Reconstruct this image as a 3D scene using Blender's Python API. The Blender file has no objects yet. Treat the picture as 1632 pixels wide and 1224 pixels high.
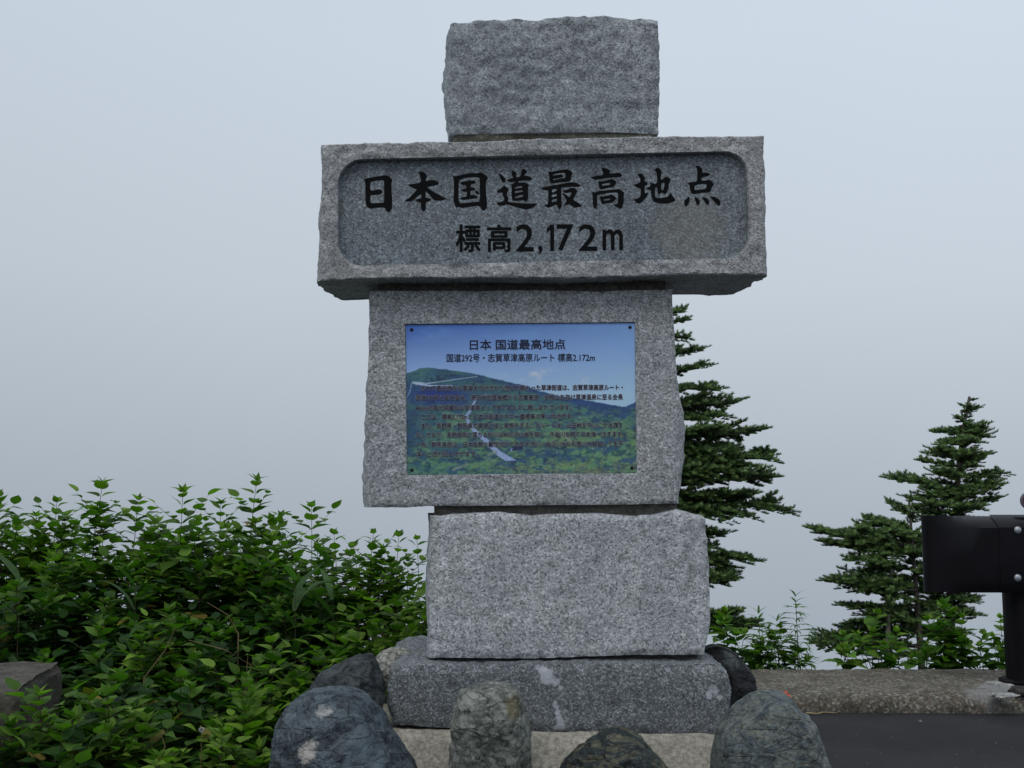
import bpy, bmesh, math, random
import numpy as np
from mathutils import Vector, Matrix, noise
from mathutils.geometry import tessellate_polygon
random.seed(7)
R = math.radians
sc = bpy.context.scene

# ------------------------------------------------------------------ camera
F, W0, H0 = 1720.0, 1632.0, 1224.0
EYE, PITCH = 1.15, R(5.9)
cam_d = bpy.data.cameras.new('camera'); cam = bpy.data.objects.new('camera', cam_d)
sc.collection.objects.link(cam); sc.camera = cam
cam.location = (0, 0, EYE); cam.rotation_euler = (R(90) + PITCH, 0, 0)
cam_d.sensor_width = 36; cam_d.lens = F / W0 * 36; cam_d.clip_start = 0.05; cam_d.clip_end = 3000
# ------------------------------------------------------------------ fog sky (whiteout) and light
SUN_EL, SUN_AZ = R(58), R(200)
world = bpy.data.worlds.new('World'); sc.world = world; world.use_nodes = True
wn, wl = world.node_tree.nodes, world.node_tree.links
wn.clear()
wo = wn.new('ShaderNodeOutputWorld'); bg1 = wn.new('ShaderNodeBackground'); bg2 = wn.new('ShaderNodeBackground')
mixw = wn.new('ShaderNodeMixShader')
sky = wn.new('ShaderNodeTexSky'); sky.sky_type = 'NISHITA'; sky.sun_disc = False
sky.sun_elevation = SUN_EL; sky.sun_rotation = SUN_AZ; sky.dust_density = 5
wl.new(sky.outputs[0], bg1.inputs[0]); bg1.inputs[1].default_value = 0.07
tc = wn.new('ShaderNodeTexCoord'); sx = wn.new('ShaderNodeSeparateXYZ')
wl.new(tc.outputs['Generated'], sx.inputs[0])
nz = wn.new('ShaderNodeTexNoise'); nz.inputs['Scale'].default_value = 1.6; nz.inputs['Detail'].default_value = 2
wl.new(tc.outputs['Generated'], nz.inputs['Vector'])
ma = wn.new('ShaderNodeMath'); ma.operation = 'MULTIPLY_ADD'
wl.new(nz.outputs[0], ma.inputs[0]); ma.inputs[1].default_value = 0.16; ma.inputs[2].default_value = -0.08
ad = wn.new('ShaderNodeMath'); ad.operation = 'ADD'; wl.new(ma.outputs[0], ad.inputs[0]); wl.new(sx.outputs[2], ad.inputs[1])
mr = wn.new('ShaderNodeMapRange'); mr.inputs['From Min'].default_value = -0.3; mr.inputs['From Max'].default_value = 1.0
wl.new(ad.outputs[0], mr.inputs[0])
rp = wn.new('ShaderNodeValToRGB'); wl.new(mr.outputs[0], rp.inputs[0])
els = rp.color_ramp.elements
def fogstop(z): return (z + 0.3) / 1.3
els[0].position = 0; els[0].color = (0.31, 0.365, 0.435, 1)
els[1].position = 1; els[1].color = (0.66, 0.745, 0.84, 1)
for z, c in ((-0.1, (0.385, 0.44, 0.507)), (0.03, (0.465, 0.524, 0.595)), (0.2, (0.578, 0.646, 0.725)), (0.42, (0.635, 0.718, 0.812))):
    e = els.new(fogstop(z)); e.color = (*c, 1)
wl.new(rp.outputs[0], bg2.inputs[0])
az = wn.new('ShaderNodeMath'); az.operation = 'MULTIPLY_ADD'; wl.new(sx.outputs[0], az.inputs[0]); az.inputs[1].default_value = 0.12; az.inputs[2].default_value = 0.985
wl.new(az.outputs[0], bg2.inputs[1])
mixw.inputs[0].default_value = 0.94
wl.new(bg1.outputs[0], mixw.inputs[1]); wl.new(bg2.outputs[0], mixw.inputs[2]); wl.new(mixw.outputs[0], wo.inputs[0])
sun_d = bpy.data.lights.new('sun', 'SUN'); sun_d.energy = 1.0; sun_d.angle = R(35); sun_d.color = (1, 0.97, 0.93)
sun = bpy.data.objects.new('sun', sun_d); sc.collection.objects.link(sun)
sun.rotation_euler = (R(90) - SUN_EL, 0, R(180) - SUN_AZ); sun.location = (0, 0, 20)
sc.view_settings.view_transform = 'Standard'; sc.view_settings.look = 'None'
sc.view_settings.exposure = 0; sc.view_settings.gamma = 1; sc.view_settings.use_curve_mapping = False
sc.render.engine = 'CYCLES'
sc.cycles.use_denoising = True
sc.cycles.max_bounces = 6; sc.cycles.diffuse_bounces = 3; sc.cycles.transmission_bounces = 3

# ------------------------------------------------------------------ helpers
def ray(px, py):
    x, y = (px - W0 / 2) / F, -(py - H0 / 2) / F
    c, s = math.cos(PITCH), math.sin(PITCH)
    return Vector((x, c - y * s, s + y * c))
def at(px, py, Y):
    d = ray(px, py); return Vector((0, 0, EYE)) + d * (Y / d.y)
def on_z(px, py, z):
    d = ray(px, py); return Vector((0, 0, EYE)) + d * ((z - EYE) / d.z)
COL = sc.collection
def tag(o, label=None, cat=None, group=None, kind=None):
    if label: o['label'] = label
    if cat: o['category'] = cat
    if group: o['group'] = group
    if kind: o['kind'] = kind
    return o
def empty(name, loc=(0, 0, 0), rz=0):
    o = bpy.data.objects.new(name, None); o.location = loc; o.rotation_euler = (0, 0, rz)
    o.empty_display_size = 0.1; COL.objects.link(o); return o
def mesh_obj(name, verts, faces, mat, parent=None, smooth=True, sharp=None, mats=None, midx=None):
    me = bpy.data.meshes.new(name); me.from_pydata([tuple(v) for v in verts], [], faces)
    for m in (mats or [mat]): me.materials.append(m)
    if midx is not None: me.polygons.foreach_set('material_index', midx)
    if smooth: me.shade_smooth()
    if sharp: me.set_sharp_from_angle(angle=R(sharp))
    me.update()
    o = bpy.data.objects.new(name, me); COL.objects.link(o)
    if parent: o.parent = parent
    return o
def fbm(p, s, o=4, seed=0):
    return noise.fractal(Vector((p[0] * s + seed * 17.3, p[1] * s - seed * 5.1, p[2] * s + seed * 3.7)), 1.0, 2.0, o)
def vor(p, s, seed=0):
    d, _ = noise.voronoi(Vector((p[0] * s + seed * 9.1, p[1] * s, p[2] * s - seed * 4.3)), distance_metric='DISTANCE', exponent=2.5)
    return d[0]

# ------------------------------------------------------------------ materials
class NT:
    def __init__(s, name):
        s.m = bpy.data.materials.new(name); s.m.use_nodes = True
        s.n, s.l = s.m.node_tree.nodes, s.m.node_tree.links
        s.b = s.n['Principled BSDF']; s.tc = s.n.new('ShaderNodeTexCoord')
        s.b.inputs['Specular IOR Level'].default_value = 0.3
    def noise(s, scale, detail=4, rough=0.55, vec=None, dist=0):
        t = s.n.new('ShaderNodeTexNoise'); t.inputs['Scale'].default_value = scale
        t.inputs['Detail'].default_value = detail; t.inputs['Roughness'].default_value = rough
        t.inputs['Distortion'].default_value = dist
        s.l.new(vec or s.tc.outputs['Object'], t.inputs['Vector']); return t.outputs['Fac']
    def voro(s, scale, feature='F1', out='Color', vec=None):
        t = s.n.new('ShaderNodeTexVoronoi'); t.inputs['Scale'].default_value = scale; t.feature = feature
        s.l.new(vec or s.tc.outputs['Object'], t.inputs['Vector']); return t.outputs[out]
    def ramp(s, fac, stops, interp='LINEAR'):
        r = s.n.new('ShaderNodeValToRGB'); s.l.new(fac, r.inputs[0]); e = r.color_ramp.elements
        r.color_ramp.interpolation = interp
        def c4(c): return (c, c, c, 1) if isinstance(c, (int, float)) else (*c, 1)
        e[0].position, e[0].color = stops[0][0], c4(stops[0][1])
        e[1].position, e[1].color = stops[-1][0], c4(stops[-1][1])
        for p, c in stops[1:-1]:
            k = e.new(p); k.color = c4(c)
        return r.outputs[0]
    def mix(s, a, b, fac=0.5, mode='MIX'):
        m = s.n.new('ShaderNodeMix'); m.data_type = 'RGBA'; m.blend_type = mode; m.clamp_factor = True
        for sock, v in ((m.inputs['Factor'], fac), (m.inputs['A'], a), (m.inputs['B'], b)):
            if isinstance(v, bpy.types.NodeSocket): s.l.new(v, sock)
            elif sock.type == 'RGBA': sock.default_value = (*v, 1) if isinstance(v, tuple) else (v, v, v, 1)
            else: sock.default_value = v
        return m.outputs['Result']
    def math(s, op, a, b=0.0, clamp=False):
        m = s.n.new('ShaderNodeMath'); m.operation = op; m.use_clamp = clamp
        for k, v in enumerate((a, b)):
            if isinstance(v, bpy.types.NodeSocket): s.l.new(v, m.inputs[k])
            else: m.inputs[k].default_value = v
        return m.outputs[0]
    def near(s, pt, r, wob=0.4, scale=60):
        """1 inside a ragged patch round pt (object space)"""
        v = s.n.new('ShaderNodeVectorMath'); v.operation = 'DISTANCE'
        s.l.new(s.tc.outputs['Object'], v.inputs[0]); v.inputs[1].default_value = tuple(pt)
        d = s.math('DIVIDE', v.outputs['Value'], r)
        d = s.math('ADD', d, s.math('MULTIPLY', s.math('SUBTRACT', s.noise(scale, 6, 0.7), 0.5), wob * 5))
        return s.ramp(d, ((0.62, 1.0), (1.05, 0.0)))
    def color(s, c): s.l.new(c, s.b.inputs['Base Color']) if isinstance(c, bpy.types.NodeSocket) else setattr(s.b.inputs['Base Color'], 'default_value', (*c, 1)); return s
    def rough(s, v): s.b.inputs['Roughness'].default_value = v; return s
    def bump(s, h, dist=0.002, strength=1.0):
        b = s.n.new('ShaderNodeBump'); b.inputs['Distance'].default_value = dist; b.inputs['Strength'].default_value = strength
        prev = s.b.inputs['Normal'].links
        if prev: s.l.new(prev[0].from_socket, b.inputs['Normal'])
        s.l.new(h, b.inputs['Height']); s.l.new(b.outputs[0], s.b.inputs['Normal']); return s
def simple(name, c, rough=0.6, metal=0, spec=0.3):
    t = NT(name); t.color(c); t.rough(rough); t.b.inputs['Metallic'].default_value = metal
    t.b.inputs['Specular IOR Level'].default_value = spec; return t.m

def granite(name, dark, mid, light, tint=(1, 1, 1), grain=190, bump=0.0016, rough=0.75, patches=(), stain=None, streaks=0.0):
    t = NT(name)
    v = t.n.new('ShaderNodeSeparateColor'); t.l.new(t.voro(grain), v.inputs[0])
    g = t.ramp(v.outputs[0], ((0, dark * 1.3), (0.10, dark * 1.8), (0.16, mid * 0.72), (0.5, mid), (0.72, mid * 1.15), (0.8, light), (1, light * 1.15)))
    v2 = t.n.new('ShaderNodeSeparateColor'); t.l.new(t.voro(grain * 2.1), v2.inputs[0])
    g2 = t.ramp(v2.outputs[1], ((0, dark * 1.3), (0.2, mid * 0.75), (0.7, mid * 1.1), (1, light)))
    g = t.mix(g, g2, 0.3)
    cl = t.ramp(t.noise(38, 3, 0.6), ((0.32, 0.82), (0.68, 1.16)))
    g = t.mix(g, cl, 1.0, 'MULTIPLY')
    big = t.ramp(t.noise(4.5, 5, 0.6), ((0.3, (0.84, 0.86, 0.88)), (0.7, (1.12, 1.11, 1.09))))
    mpg = t.n.new('ShaderNodeMapping'); t.l.new(t.tc.outputs['Object'], mpg.inputs[0]); mpg.inputs['Scale'].default_value = (1, 1, 0.14)
    g = t.mix(g, t.ramp(t.noise(16, 5, 0.65, vec=mpg.outputs[0]), ((0.3, 0.84), (0.55, 1.0), (0.75, 1.07))), 1.0, 'MULTIPLY')
    g = t.mix(g, big, 1.0, 'MULTIPLY')
    g = t.mix(g, tuple(tint), 1.0, 'MULTIPLY')
    if stain:
        g = t.mix(g, stain[0], t.math('MULTIPLY', t.ramp(t.noise(2.2, 5, 0.6, dist=0.6), ((0.45, 0.0), (0.75, 1.0))), stain[1]))
    for pt, r, c, k in patches:
        g = t.mix(g, c, t.math('MULTIPLY', t.near(pt, r), k))
    t.color(g).rough(rough)
    t.bump(t.noise(34, 6, 0.75), bump * 3.8, 1.0); t.bump(t.noise(120, 4, 0.7), bump * 1.6, 1.0); t.bump(v.outputs[0], bump * 0.4, 0.5)
    return t.m

# ------------------------------------------------------------------ ground, asphalt, kerb
def axis(a, b, near, step, far):
    v = [near[0]]
    while v[-1] < near[1]: v.append(v[-1] + step)
    s = step
    while v[-1] < b: s *= far; v.append(min(b, v[-1] + s))
    s = step
    while v[0] > a: s *= far; v.insert(0, max(a, v[0] - s))
    return v
def gz(x, y):
    z = -0.03
    if y > 6.75: z -= 0.85 * (y - 6.75) ** 1.0 if y > 7.2 else 0.85 * (y - 6.75) ** 2 / 0.45
    if x < -7: z -= 0.5 * (-7 - x)
    return z + 0.02 * noise.noise(Vector((x, y, 0)) * 1.7) * (1 if y > 3 else 0.2)
soil = NT('soil'); soil.color(soil.mix(soil.ramp(soil.noise(9, 8, 0.7), ((0.3, (0.018, 0.014, 0.010)), (0.7, (0.05, 0.042, 0.028)))), (0.03, 0.045, 0.015), soil.ramp(soil.noise(3), ((0.4, 0), (0.6, 0.6)))))
soil.rough(0.95).bump(soil.noise(40, 8, 0.7), 0.02)
xs, ys = axis(-350, 350, (-4, 5), 0.2, 1.35), axis(-350, 400, (2.6, 9), 0.2, 1.35)
vs = [(x, y, gz(x, y)) for y in ys for x in xs]; n = len(xs)
fs = [(j * n + i, j * n + i + 1, (j + 1) * n + i + 1, (j + 1) * n + i) for j in range(len(ys) - 1) for i in range(n - 1)]
tag(mesh_obj('ground', vs, fs, soil.m), kind='structure')

KZ = 0.095
ky0 = on_z(1400, 1134, 0).y; ky1 = on_z(1400, 1066.5, KZ).y
asph = NT('asphalt')
aa = asph.ramp(asph.noise(260, 6, 0.8), ((0.35, (0.012, 0.012, 0.013)), (0.6, (0.026, 0.025, 0.027)), (0.72, (0.07, 0.068, 0.068))))
aa = asph.mix(aa, asph.ramp(asph.noise(2.2, 6, 0.65), ((0.35, 0.75), (0.7, 1.35))), 1.0, 'MULTIPLY')
asph.color(aa).rough(0.85).bump(asph.noise(220, 4, 0.7), 0.003, 0.7).bump(asph.noise(18, 4), 0.006, 0.5)
ax = axis(-1.0, 40, (-1.0, 5), 0.1, 1.5); ay = axis(-40, ky0 + 0.05, (2.4, ky0), 0.1, 1.5)
vs = [(x, y, 0.012 * noise.noise(Vector((x, y, 3)) * 0.8) * (1 if y > 2 else 0) - 0.006) for y in ay for x in ax]; n = len(ax)
fs = [(j * n + i, j * n + i + 1, (j + 1) * n + i + 1, (j + 1) * n + i) for j in range(len(ay) - 1) for i in range(n - 1)]
tag(mesh_obj('asphalt_pavement', vs, fs, asph.m), kind='structure')

def concrete(name, ca, cb, patches=(), agg=90, bumpd=0.006, pebb=0.5, hi=2.3):
    t = NT(name)
    g = t.ramp(t.noise(7, 8, 0.65), ((0.3, ca), (0.7, cb)))
    v = t.n.new('ShaderNodeSeparateColor'); t.l.new(t.voro(agg), v.inputs[0])
    vc = t.ramp(v.outputs[0], ((0, 0.45), (0.4, 0.8), (0.8, 1.1), (0.9, 1.9), (1, 2.3)))
    g = t.mix(g, t.mix(1.0, vc, pebb), 1.0, 'MULTIPLY')
    g = t.mix(g, t.ramp(t.noise(60, 5, 0.7), ((0.3, 0.5), (0.7, 1.45))), 1.0, 'MULTIPLY')
    orange = t.ramp(v.outputs[1], ((0.86, 0.0), (0.9, 0.45)))
    g = t.mix(g, (0.20, 0.12, 0.055), t.math('MULTIPLY', orange, pebb))
    for pt, r, c, k in patches: g = t.mix(g, c, t.math('MULTIPLY', t.near(pt, r, scale=25), k))
    t.color(g).rough(0.9).bump(t.noise(70, 6, 0.75), bumpd).bump(v.outputs[0], bumpd * 0.3)
    return t.m
# kerb: long worn concrete slab with a rounded broken front edge
kx0, kx1 = at(740, 1100, 5.9).x, 7.5
pch = on_z(1600, 1096, KZ)
kerb_m = concrete('kerb_concrete', (0.10, 0.09, 0.072), (0.20, 0.185, 0.155),
                  [((pch.x, pch.y, KZ), 0.16, (0.34, 0.35, 0.35), 0.6), ((pch.x - 0.16, pch.y - 0.12, KZ), 0.12, (0.3, 0.3, 0.3), 0.55)], agg=80, bumpd=0.010, pebb=0.85)
prof = [(ky0, -0.1), (ky0, 0.0), (ky0 - 0.0, 0.03), (ky0 + 0.006, 0.055), (ky0 + 0.02, 0.075), (ky0 + 0.05, 0.088), (ky0 + 0.1, KZ)]
prof += [(ky0 + 0.1 + (ky1 - ky0 - 0.1) * k / 16, KZ) for k in range(1, 17)] + [(ky1 + 0.01, KZ - 0.02), (ky1 + 0.02, -0.4)]
nxk = 400; vs = []; fs = []
for i in range(nxk + 1):
    x = kx0 + (kx1 - kx0) * i / nxk
    for (y, z) in prof:
        p = Vector((x, y, z)); e = 1.0 if z > 0.02 else 0.3
        vs.append((x, y + e * (0.012 * fbm(p, 6, 4, 1)), z + (e * 0.008 * fbm(p, 9, 4, 2) - 0.035 * max(0, fbm((x, y, 0), 5, 3, 5) - 0.5) if z > 0 else 0)))
m_ = len(prof)
fs = [(i * m_ + j, (i + 1) * m_ + j, (i + 1) * m_ + j + 1, i * m_ + j + 1) for i in range(nxk) for j in range(m_ - 1)]
fs += [tuple(range(m_ - 1, -1, -1)), tuple(nxk * m_ + j for j in range(m_))]
tag(mesh_obj('kerb', vs, fs, kerb_m, sharp=60), kind='structure')

# ------------------------------------------------------------------ monument
YAW = R(2.6); MD = 3.70
MO = at(870, 612, MD); MO.z = 0.0
mon = empty('stone_monument', MO, YAW)
tag(mon, 'tall grey granite monument of stacked rough blocks with black carved Japanese lettering', 'monument')
Minv = Matrix.Rotation(-YAW, 3, 'Z')
def ml(px, py, yo=0.0):
    """photo point -> monument-local (x, z) on the plane local y = yo"""
    d = Minv @ ray(px, py); o = Minv @ (Vector((0, 0, EYE)) - MO)
    t = (yo - o.y) / d.y; p = o + d * t
    return p.x, p.z

def resample(pts, n):
    """n+1 points along a polyline with the end points exact"""
    pts = [Vector(p) for p in pts]; L = [0]
    for a, b in zip(pts, pts[1:]): L.append(L[-1] + (b - a).length)
    out = []
    for k in range(n + 1):
        s = L[-1] * k / n; i = 0
        while i < len(L) - 2 and L[i + 1] < s: i += 1
        f = (s - L[i]) / max(1e-9, L[i + 1] - L[i]); out.append(pts[i].lerp(pts[i + 1], min(1, max(0, f))))
    return out

def stone(name, mat, top, right, bottom, left, y0, depth, parent, seed=0, cell=0.009, front_amp=0.004, side_bulge=0.02,
          side_amp=0.010, top_bulge=0.004, recess=None, taper=0.0, dcell=0.016, topslope=0.0, edge=0.010, botchip=0.0, big=0.0):
    """one hewn block; top/bottom run left to right, left/right run top to bottom, all in photo pixels on plane y0"""
    T, B = [ml(*p, y0) for p in top], [ml(*p, y0) for p in bottom]
    Lf, Rt = [ml(*p, y0) for p in left], [ml(*p, y0) for p in right]
    w = T[-1][0] - T[0][0]; h = T[0][1] - B[0][1]
    nx, nz_, ny = max(8, int(w / cell)), max(6, int(h / cell)), max(6, int(depth / dcell))
    T, B, Lf, Rt = resample(T, nx), resample(B, nx), resample(Lf, nz_), resample(Rt, nz_)
    c00, c10, c01, c11 = B[0], B[-1], T[0], T[-1]
    def coons(i, k):
        u, v = i / nx, k / nz_   # v: 0 bottom .. 1 top
        l, r, b, t = Lf[nz_ - k], Rt[nz_ - k], B[i], T[i]
        return l * (1 - u) + r * u + b * (1 - v) + t * v - (c00 * (1 - u) * (1 - v) + c10 * u * (1 - v) + c01 * (1 - u) * v + c11 * u * v)
    cx, cz = (c00 + c11) / 2
    idx, vs, fs = {}, [], []
    def V(i, j, k):
        key = (i, j, k)
        if key in idx: return idx[key]
        q = coons(i, k); wv = j / ny; y = y0 + wv * depth
        x, z = q[0], q[1]; p = (x, y, z)
        prof = math.sin(math.pi * min(1, wv * 1.0)) ** 0.6
        if taper: x = cx + (x - cx) * (1 - taper * wv); 
        if topslope and k == nz_: pass
        sx_ = -1 if i == 0 else (1 if i == nx else 0); sz_ = -1 if k == 0 else (1 if k == nz_ else 0); sy_ = -1 if j == 0 else (1 if j == ny else 0)
        n1 = fbm(p, 7, 5, seed); n2 = fbm(p, 28, 4, seed + 3); n0 = fbm(p, 2.6, 2, seed + 5)
        facet = vor(p, 9, seed) - 0.35
        if sx_: x += sx_ * (side_bulge * prof * (0.65 + 0.9 * n0) + side_amp * (0.5 * n1 + 0.55 * n2 + 0.5 * facet) * min(1, 0.3 + wv * 6))
        if sz_ > 0: z += top_bulge * prof * (0.4 + n0) + side_amp * (0.3 * n1 + 0.4 * n2 + 0.3 * facet) * min(1, 0.35 + wv * 5) + topslope * wv
        if sz_ < 0: z -= side_amp * (0.35 * n1 + 0.3 * n2 + 0.5 * facet) * min(1, 0.2 + wv * 5) - botchip * wv
        if sy_ < 0:
            y += front_amp * (-1.0 * n1 - 0.6 * n2 - 1.2 * facet) - big * n0
            de = min((x - q[0]) ** 2 + 1, min(i, nx - i) * w / nx, min(k, nz_ - k) * h / nz_)
            if de < 0.022: y += edge * (1 - de / 0.022) ** 1.5 * (0.35 + 0.9 * abs(fbm(p, 16, 3, seed + 9)) * 1.5)
        if sy_ > 0: y += 0.01 * n1
        idx[key] = len(vs); vs.append((x, y, z)); return idx[key]
    for j in range(ny):
        for k in range(nz_):
            fs.append((V(0, j, k), V(0, j, k + 1), V(0, j + 1, k + 1), V(0, j + 1, k)))
            fs.append((V(nx, j, k), V(nx, j + 1, k), V(nx, j + 1, k + 1), V(nx, j, k + 1)))
        for i in range(nx):
            fs.append((V(i, j, 0), V(i, j + 1, 0), V(i + 1, j + 1, 0), V(i + 1, j, 0)))
            fs.append((V(i, j, nz_), V(i + 1, j, nz_), V(i + 1, j + 1, nz_), V(i, j + 1, nz_)))
    for i in range(nx):
        for k in range(nz_):
            if not recess: fs.append((V(i, 0, k), V(i + 1, 0, k), V(i + 1, 0, k + 1), V(i, 0, k + 1)))
            fs.append((V(i, ny, k), V(i, ny, k + 1), V(i + 1, ny, k + 1), V(i + 1, ny, k)))
    nfloor = 0
    if recess:
        (TL, TR, BR, BL), rad, dep = recess      # photo pixel corners on y0
        tl, tr, br, bl = [Vector(ml(*p, y0)) for p in (TL, TR, BR, BL)]
        per = [(i, 0) for i in range(nx)] + [(nx, k) for k in range(nz_)] + [(i, nz_) for i in range(nx, 0, -1)] + [(0, k) for k in range(nz_, 0, -1)]
        base = [V(i, 0, k) for i, k in per]
        def inner(i, k):
            u, v = i / nx, k / nz_
            q = (bl * (1 - u) + br * u) * (1 - v) + (tl * (1 - u) + tr * u) * v
            xa, xb = (bl * (1 - v) + tl * v)[0], (br * (1 - v) + tr * v)[0]
            za, zb = (bl * (1 - u) + br * u)[1], (tl * (1 - u) + tr * u)[1]
            dx, dz = min(q[0] - xa, xb - q[0]), min(q[1] - za, zb - q[1])
            if dx < rad and dz < rad:
                ccx = xa + rad if q[0] - xa < xb - q[0] else xb - rad
                ccz = za + rad if q[1] - za < zb - q[1] else zb - rad
                d = Vector((q[0] - ccx, q[1] - ccz)); 
                if d.length > 1e-6: q = Vector((ccx, ccz)) + d.normalized() * rad
            return q
        inn = [inner(i, k) for i, k in per]
        ctr = (tl + tr + br + bl) / 4
        rings = [base]; M = 12
        for m in range(1, M + 1):
            f = m / M; ring = []
            for b_, q in zip(base, inn):
                o = Vector((vs[b_][0], vs[b_][2])); p2 = o.lerp(q, f); p = (p2[0], y0, p2[1])
                fade = min(1, (1 - f) * 4)
                y = y0 + fade * (front_amp * (-fbm(p, 7, 5, seed) - 0.6 * fbm(p, 28, 4, seed + 3) - 1.2 * (vor(p, 9, seed) - .35)) - big * fbm(p, 2.6, 2, seed + 5))
                ring.append(len(vs)); vs.append((p2[0], y, p2[1]))
            rings.append(ring)
        for (s_, yd) in ((0.998, 0.002), (0.994, dep * 0.5), (0.990, dep * 0.88), (0.984, dep), (0.95, dep)):
            ring = []
            for q in inn:
                dirv = q - ctr; sc_ = 1 - (1 - s_) * 0.45 / max(0.1, dirv.length)
                p2 = ctr + dirv * sc_; ring.append(len(vs)); vs.append((p2[0], y0 + yd, p2[1]))
            rings.append(ring)
        N = len(per)
        for a, b in zip(rings, rings[1:]):
            for t in range(N):
                fs.append((a[t], a[(t + 1) % N], b[(t + 1) % N], b[t]))
        fs.append(tuple(rings[-1])); nfloor = 1 + N * 3
    o = mesh_obj(name, vs, fs, mat[0] if isinstance(mat, (tuple, list)) else mat, parent, sharp=38,
                 mats=list(mat) if isinstance(mat, (tuple, list)) else None,
                 midx=([0] * (len(fs) - nfloor) + [1] * nfloor) if isinstance(mat, (tuple, list)) and recess else None)
    return o

TINT = (0.97, 1.0, 1.04)
g_top = granite('granite_weathered', 0.075, 0.345, 0.54, (0.93, 1.0, 1.06), stain=((0.12, 0.14, 0.16), 0.35), bump=0.0024)
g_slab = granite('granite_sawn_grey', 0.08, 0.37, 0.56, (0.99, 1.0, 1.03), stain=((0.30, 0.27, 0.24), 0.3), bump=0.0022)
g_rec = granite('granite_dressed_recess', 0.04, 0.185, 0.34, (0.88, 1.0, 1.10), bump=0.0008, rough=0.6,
                patches=[((*[ml(1095, 375, 0)[0]], -0.05, ml(1095, 375, 0)[1]), 0.15, (0.22, 0.205, 0.17), 0.35)])
g_mid = granite('granite_grey', 0.075, 0.37, 0.60, TINT, bump=0.0018)
g_low = granite('granite_pale', 0.075, 0.42, 0.66, (0.97, 1.0, 1.04), bump=0.0016)
def P3(px, py, yo): x, z = ml(px, py, yo); return (x, yo, z)
g_base = granite('granite_dark_wet', 0.035, 0.165, 0.35, (0.92, 1.0, 1.06), bump=0.0018,
                 patches=[(P3(a_, b_, -.055), c_ * 1.25, (0.5, 0.52, 0.57), 0.75) for a_, b_, c_ in [(858, 1062, 0.011), (864, 1067, 0.014), (871, 1074, 0.018), (877, 1081, 0.017), (868, 1084, 0.012), (886, 1088, 0.012), (894, 1096, 0.008), (885, 1120, 0.006), (886, 1127, 0.008), (888, 1135, 0.009), (890, 1143, 0.01), (892, 1150, 0.012), (894, 1157, 0.014), (886, 1160, 0.01), (1138, 1100, 0.016), (1130, 1108, 0.012), (1147, 1112, 0.009)]])
# top block
Y1 = 0.02
stone('stone_block', g_top, [(721, 36), (760, 33), (800, 31), (850, 30), (890, 27), (940, 25), (985, 26), (1010, 30), (1047, 32)],
      [(1047, 32), (1049, 90), (1051, 140), (1050, 212)], [(719, 213), (800, 211), (900, 210), (970, 209), (1050, 212)],
      [(721, 36), (717, 110), (714, 160), (719, 213)], Y1, 0.36, mon, seed=1, front_amp=0.009, side_bulge=0.022, side_amp=0.011, top_bulge=0.0, big=0.014)
stone('mortar_joint', concrete('mortar_old', (0.11, 0.105, 0.085), (0.18, 0.17, 0.14), agg=240, pebb=0.35),
      [(722, 205), (1048, 205)], [(1048, 205), (1048, 228)], [(722, 228), (1048, 228)], [(722, 205), (722, 228)], Y1 + 0.018, 0.30, mon, seed=2, front_amp=0.003, side_bulge=0, side_amp=0.003)
# slab with the sunk inscription field
Y2 = -0.085
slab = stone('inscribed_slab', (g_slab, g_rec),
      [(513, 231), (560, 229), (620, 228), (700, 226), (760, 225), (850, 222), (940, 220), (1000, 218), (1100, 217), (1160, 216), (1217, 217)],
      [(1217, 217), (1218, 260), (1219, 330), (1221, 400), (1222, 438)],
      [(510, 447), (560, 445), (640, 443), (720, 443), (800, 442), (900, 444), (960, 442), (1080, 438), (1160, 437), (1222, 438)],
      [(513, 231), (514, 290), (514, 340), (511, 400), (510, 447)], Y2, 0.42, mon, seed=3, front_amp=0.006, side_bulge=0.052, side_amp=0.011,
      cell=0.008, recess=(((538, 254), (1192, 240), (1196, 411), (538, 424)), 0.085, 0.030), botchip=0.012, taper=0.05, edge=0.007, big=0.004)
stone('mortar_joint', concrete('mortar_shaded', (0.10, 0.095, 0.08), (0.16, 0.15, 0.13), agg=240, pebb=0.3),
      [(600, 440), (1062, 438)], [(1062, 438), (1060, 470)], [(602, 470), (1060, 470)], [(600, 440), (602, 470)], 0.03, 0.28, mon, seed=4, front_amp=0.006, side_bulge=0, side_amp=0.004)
# block framing the picture board
frame_block = stone('framing_block', (g_mid, g_mid),
      [(590, 463), (700, 464), (850, 463), (960, 464), (1071, 461)],
      [(1071, 461), (1074, 520), (1078, 600), (1082, 680), (1081, 740), (1079, 802)],
      [(590, 808), (650, 808), (688, 806), (760, 806), (870, 805), (1000, 804), (1079, 802)],
      [(590, 463), (588, 540), (586, 640), (586, 740), (590, 808)], 0.0, 0.34, mon, seed=5, front_amp=0.004, side_bulge=0.031, side_amp=0.011,
      recess=(((645, 516), (1013, 513), (1016, 755), (648, 758)), 0.004, 0.014), edge=0.006, big=0.004)
stone('mortar_joint', concrete('mortar_grey', (0.13, 0.125, 0.11), (0.2, 0.195, 0.17), agg=260, pebb=0.3),
      [(692, 795), (1079, 795)], [(1079, 795), (1079, 835)], [(692, 835), (1079, 835)], [(692, 795), (692, 835)], 0.045, 0.26, mon, seed=6, front_amp=0.004, side_bulge=0, side_amp=0.004)
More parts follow.
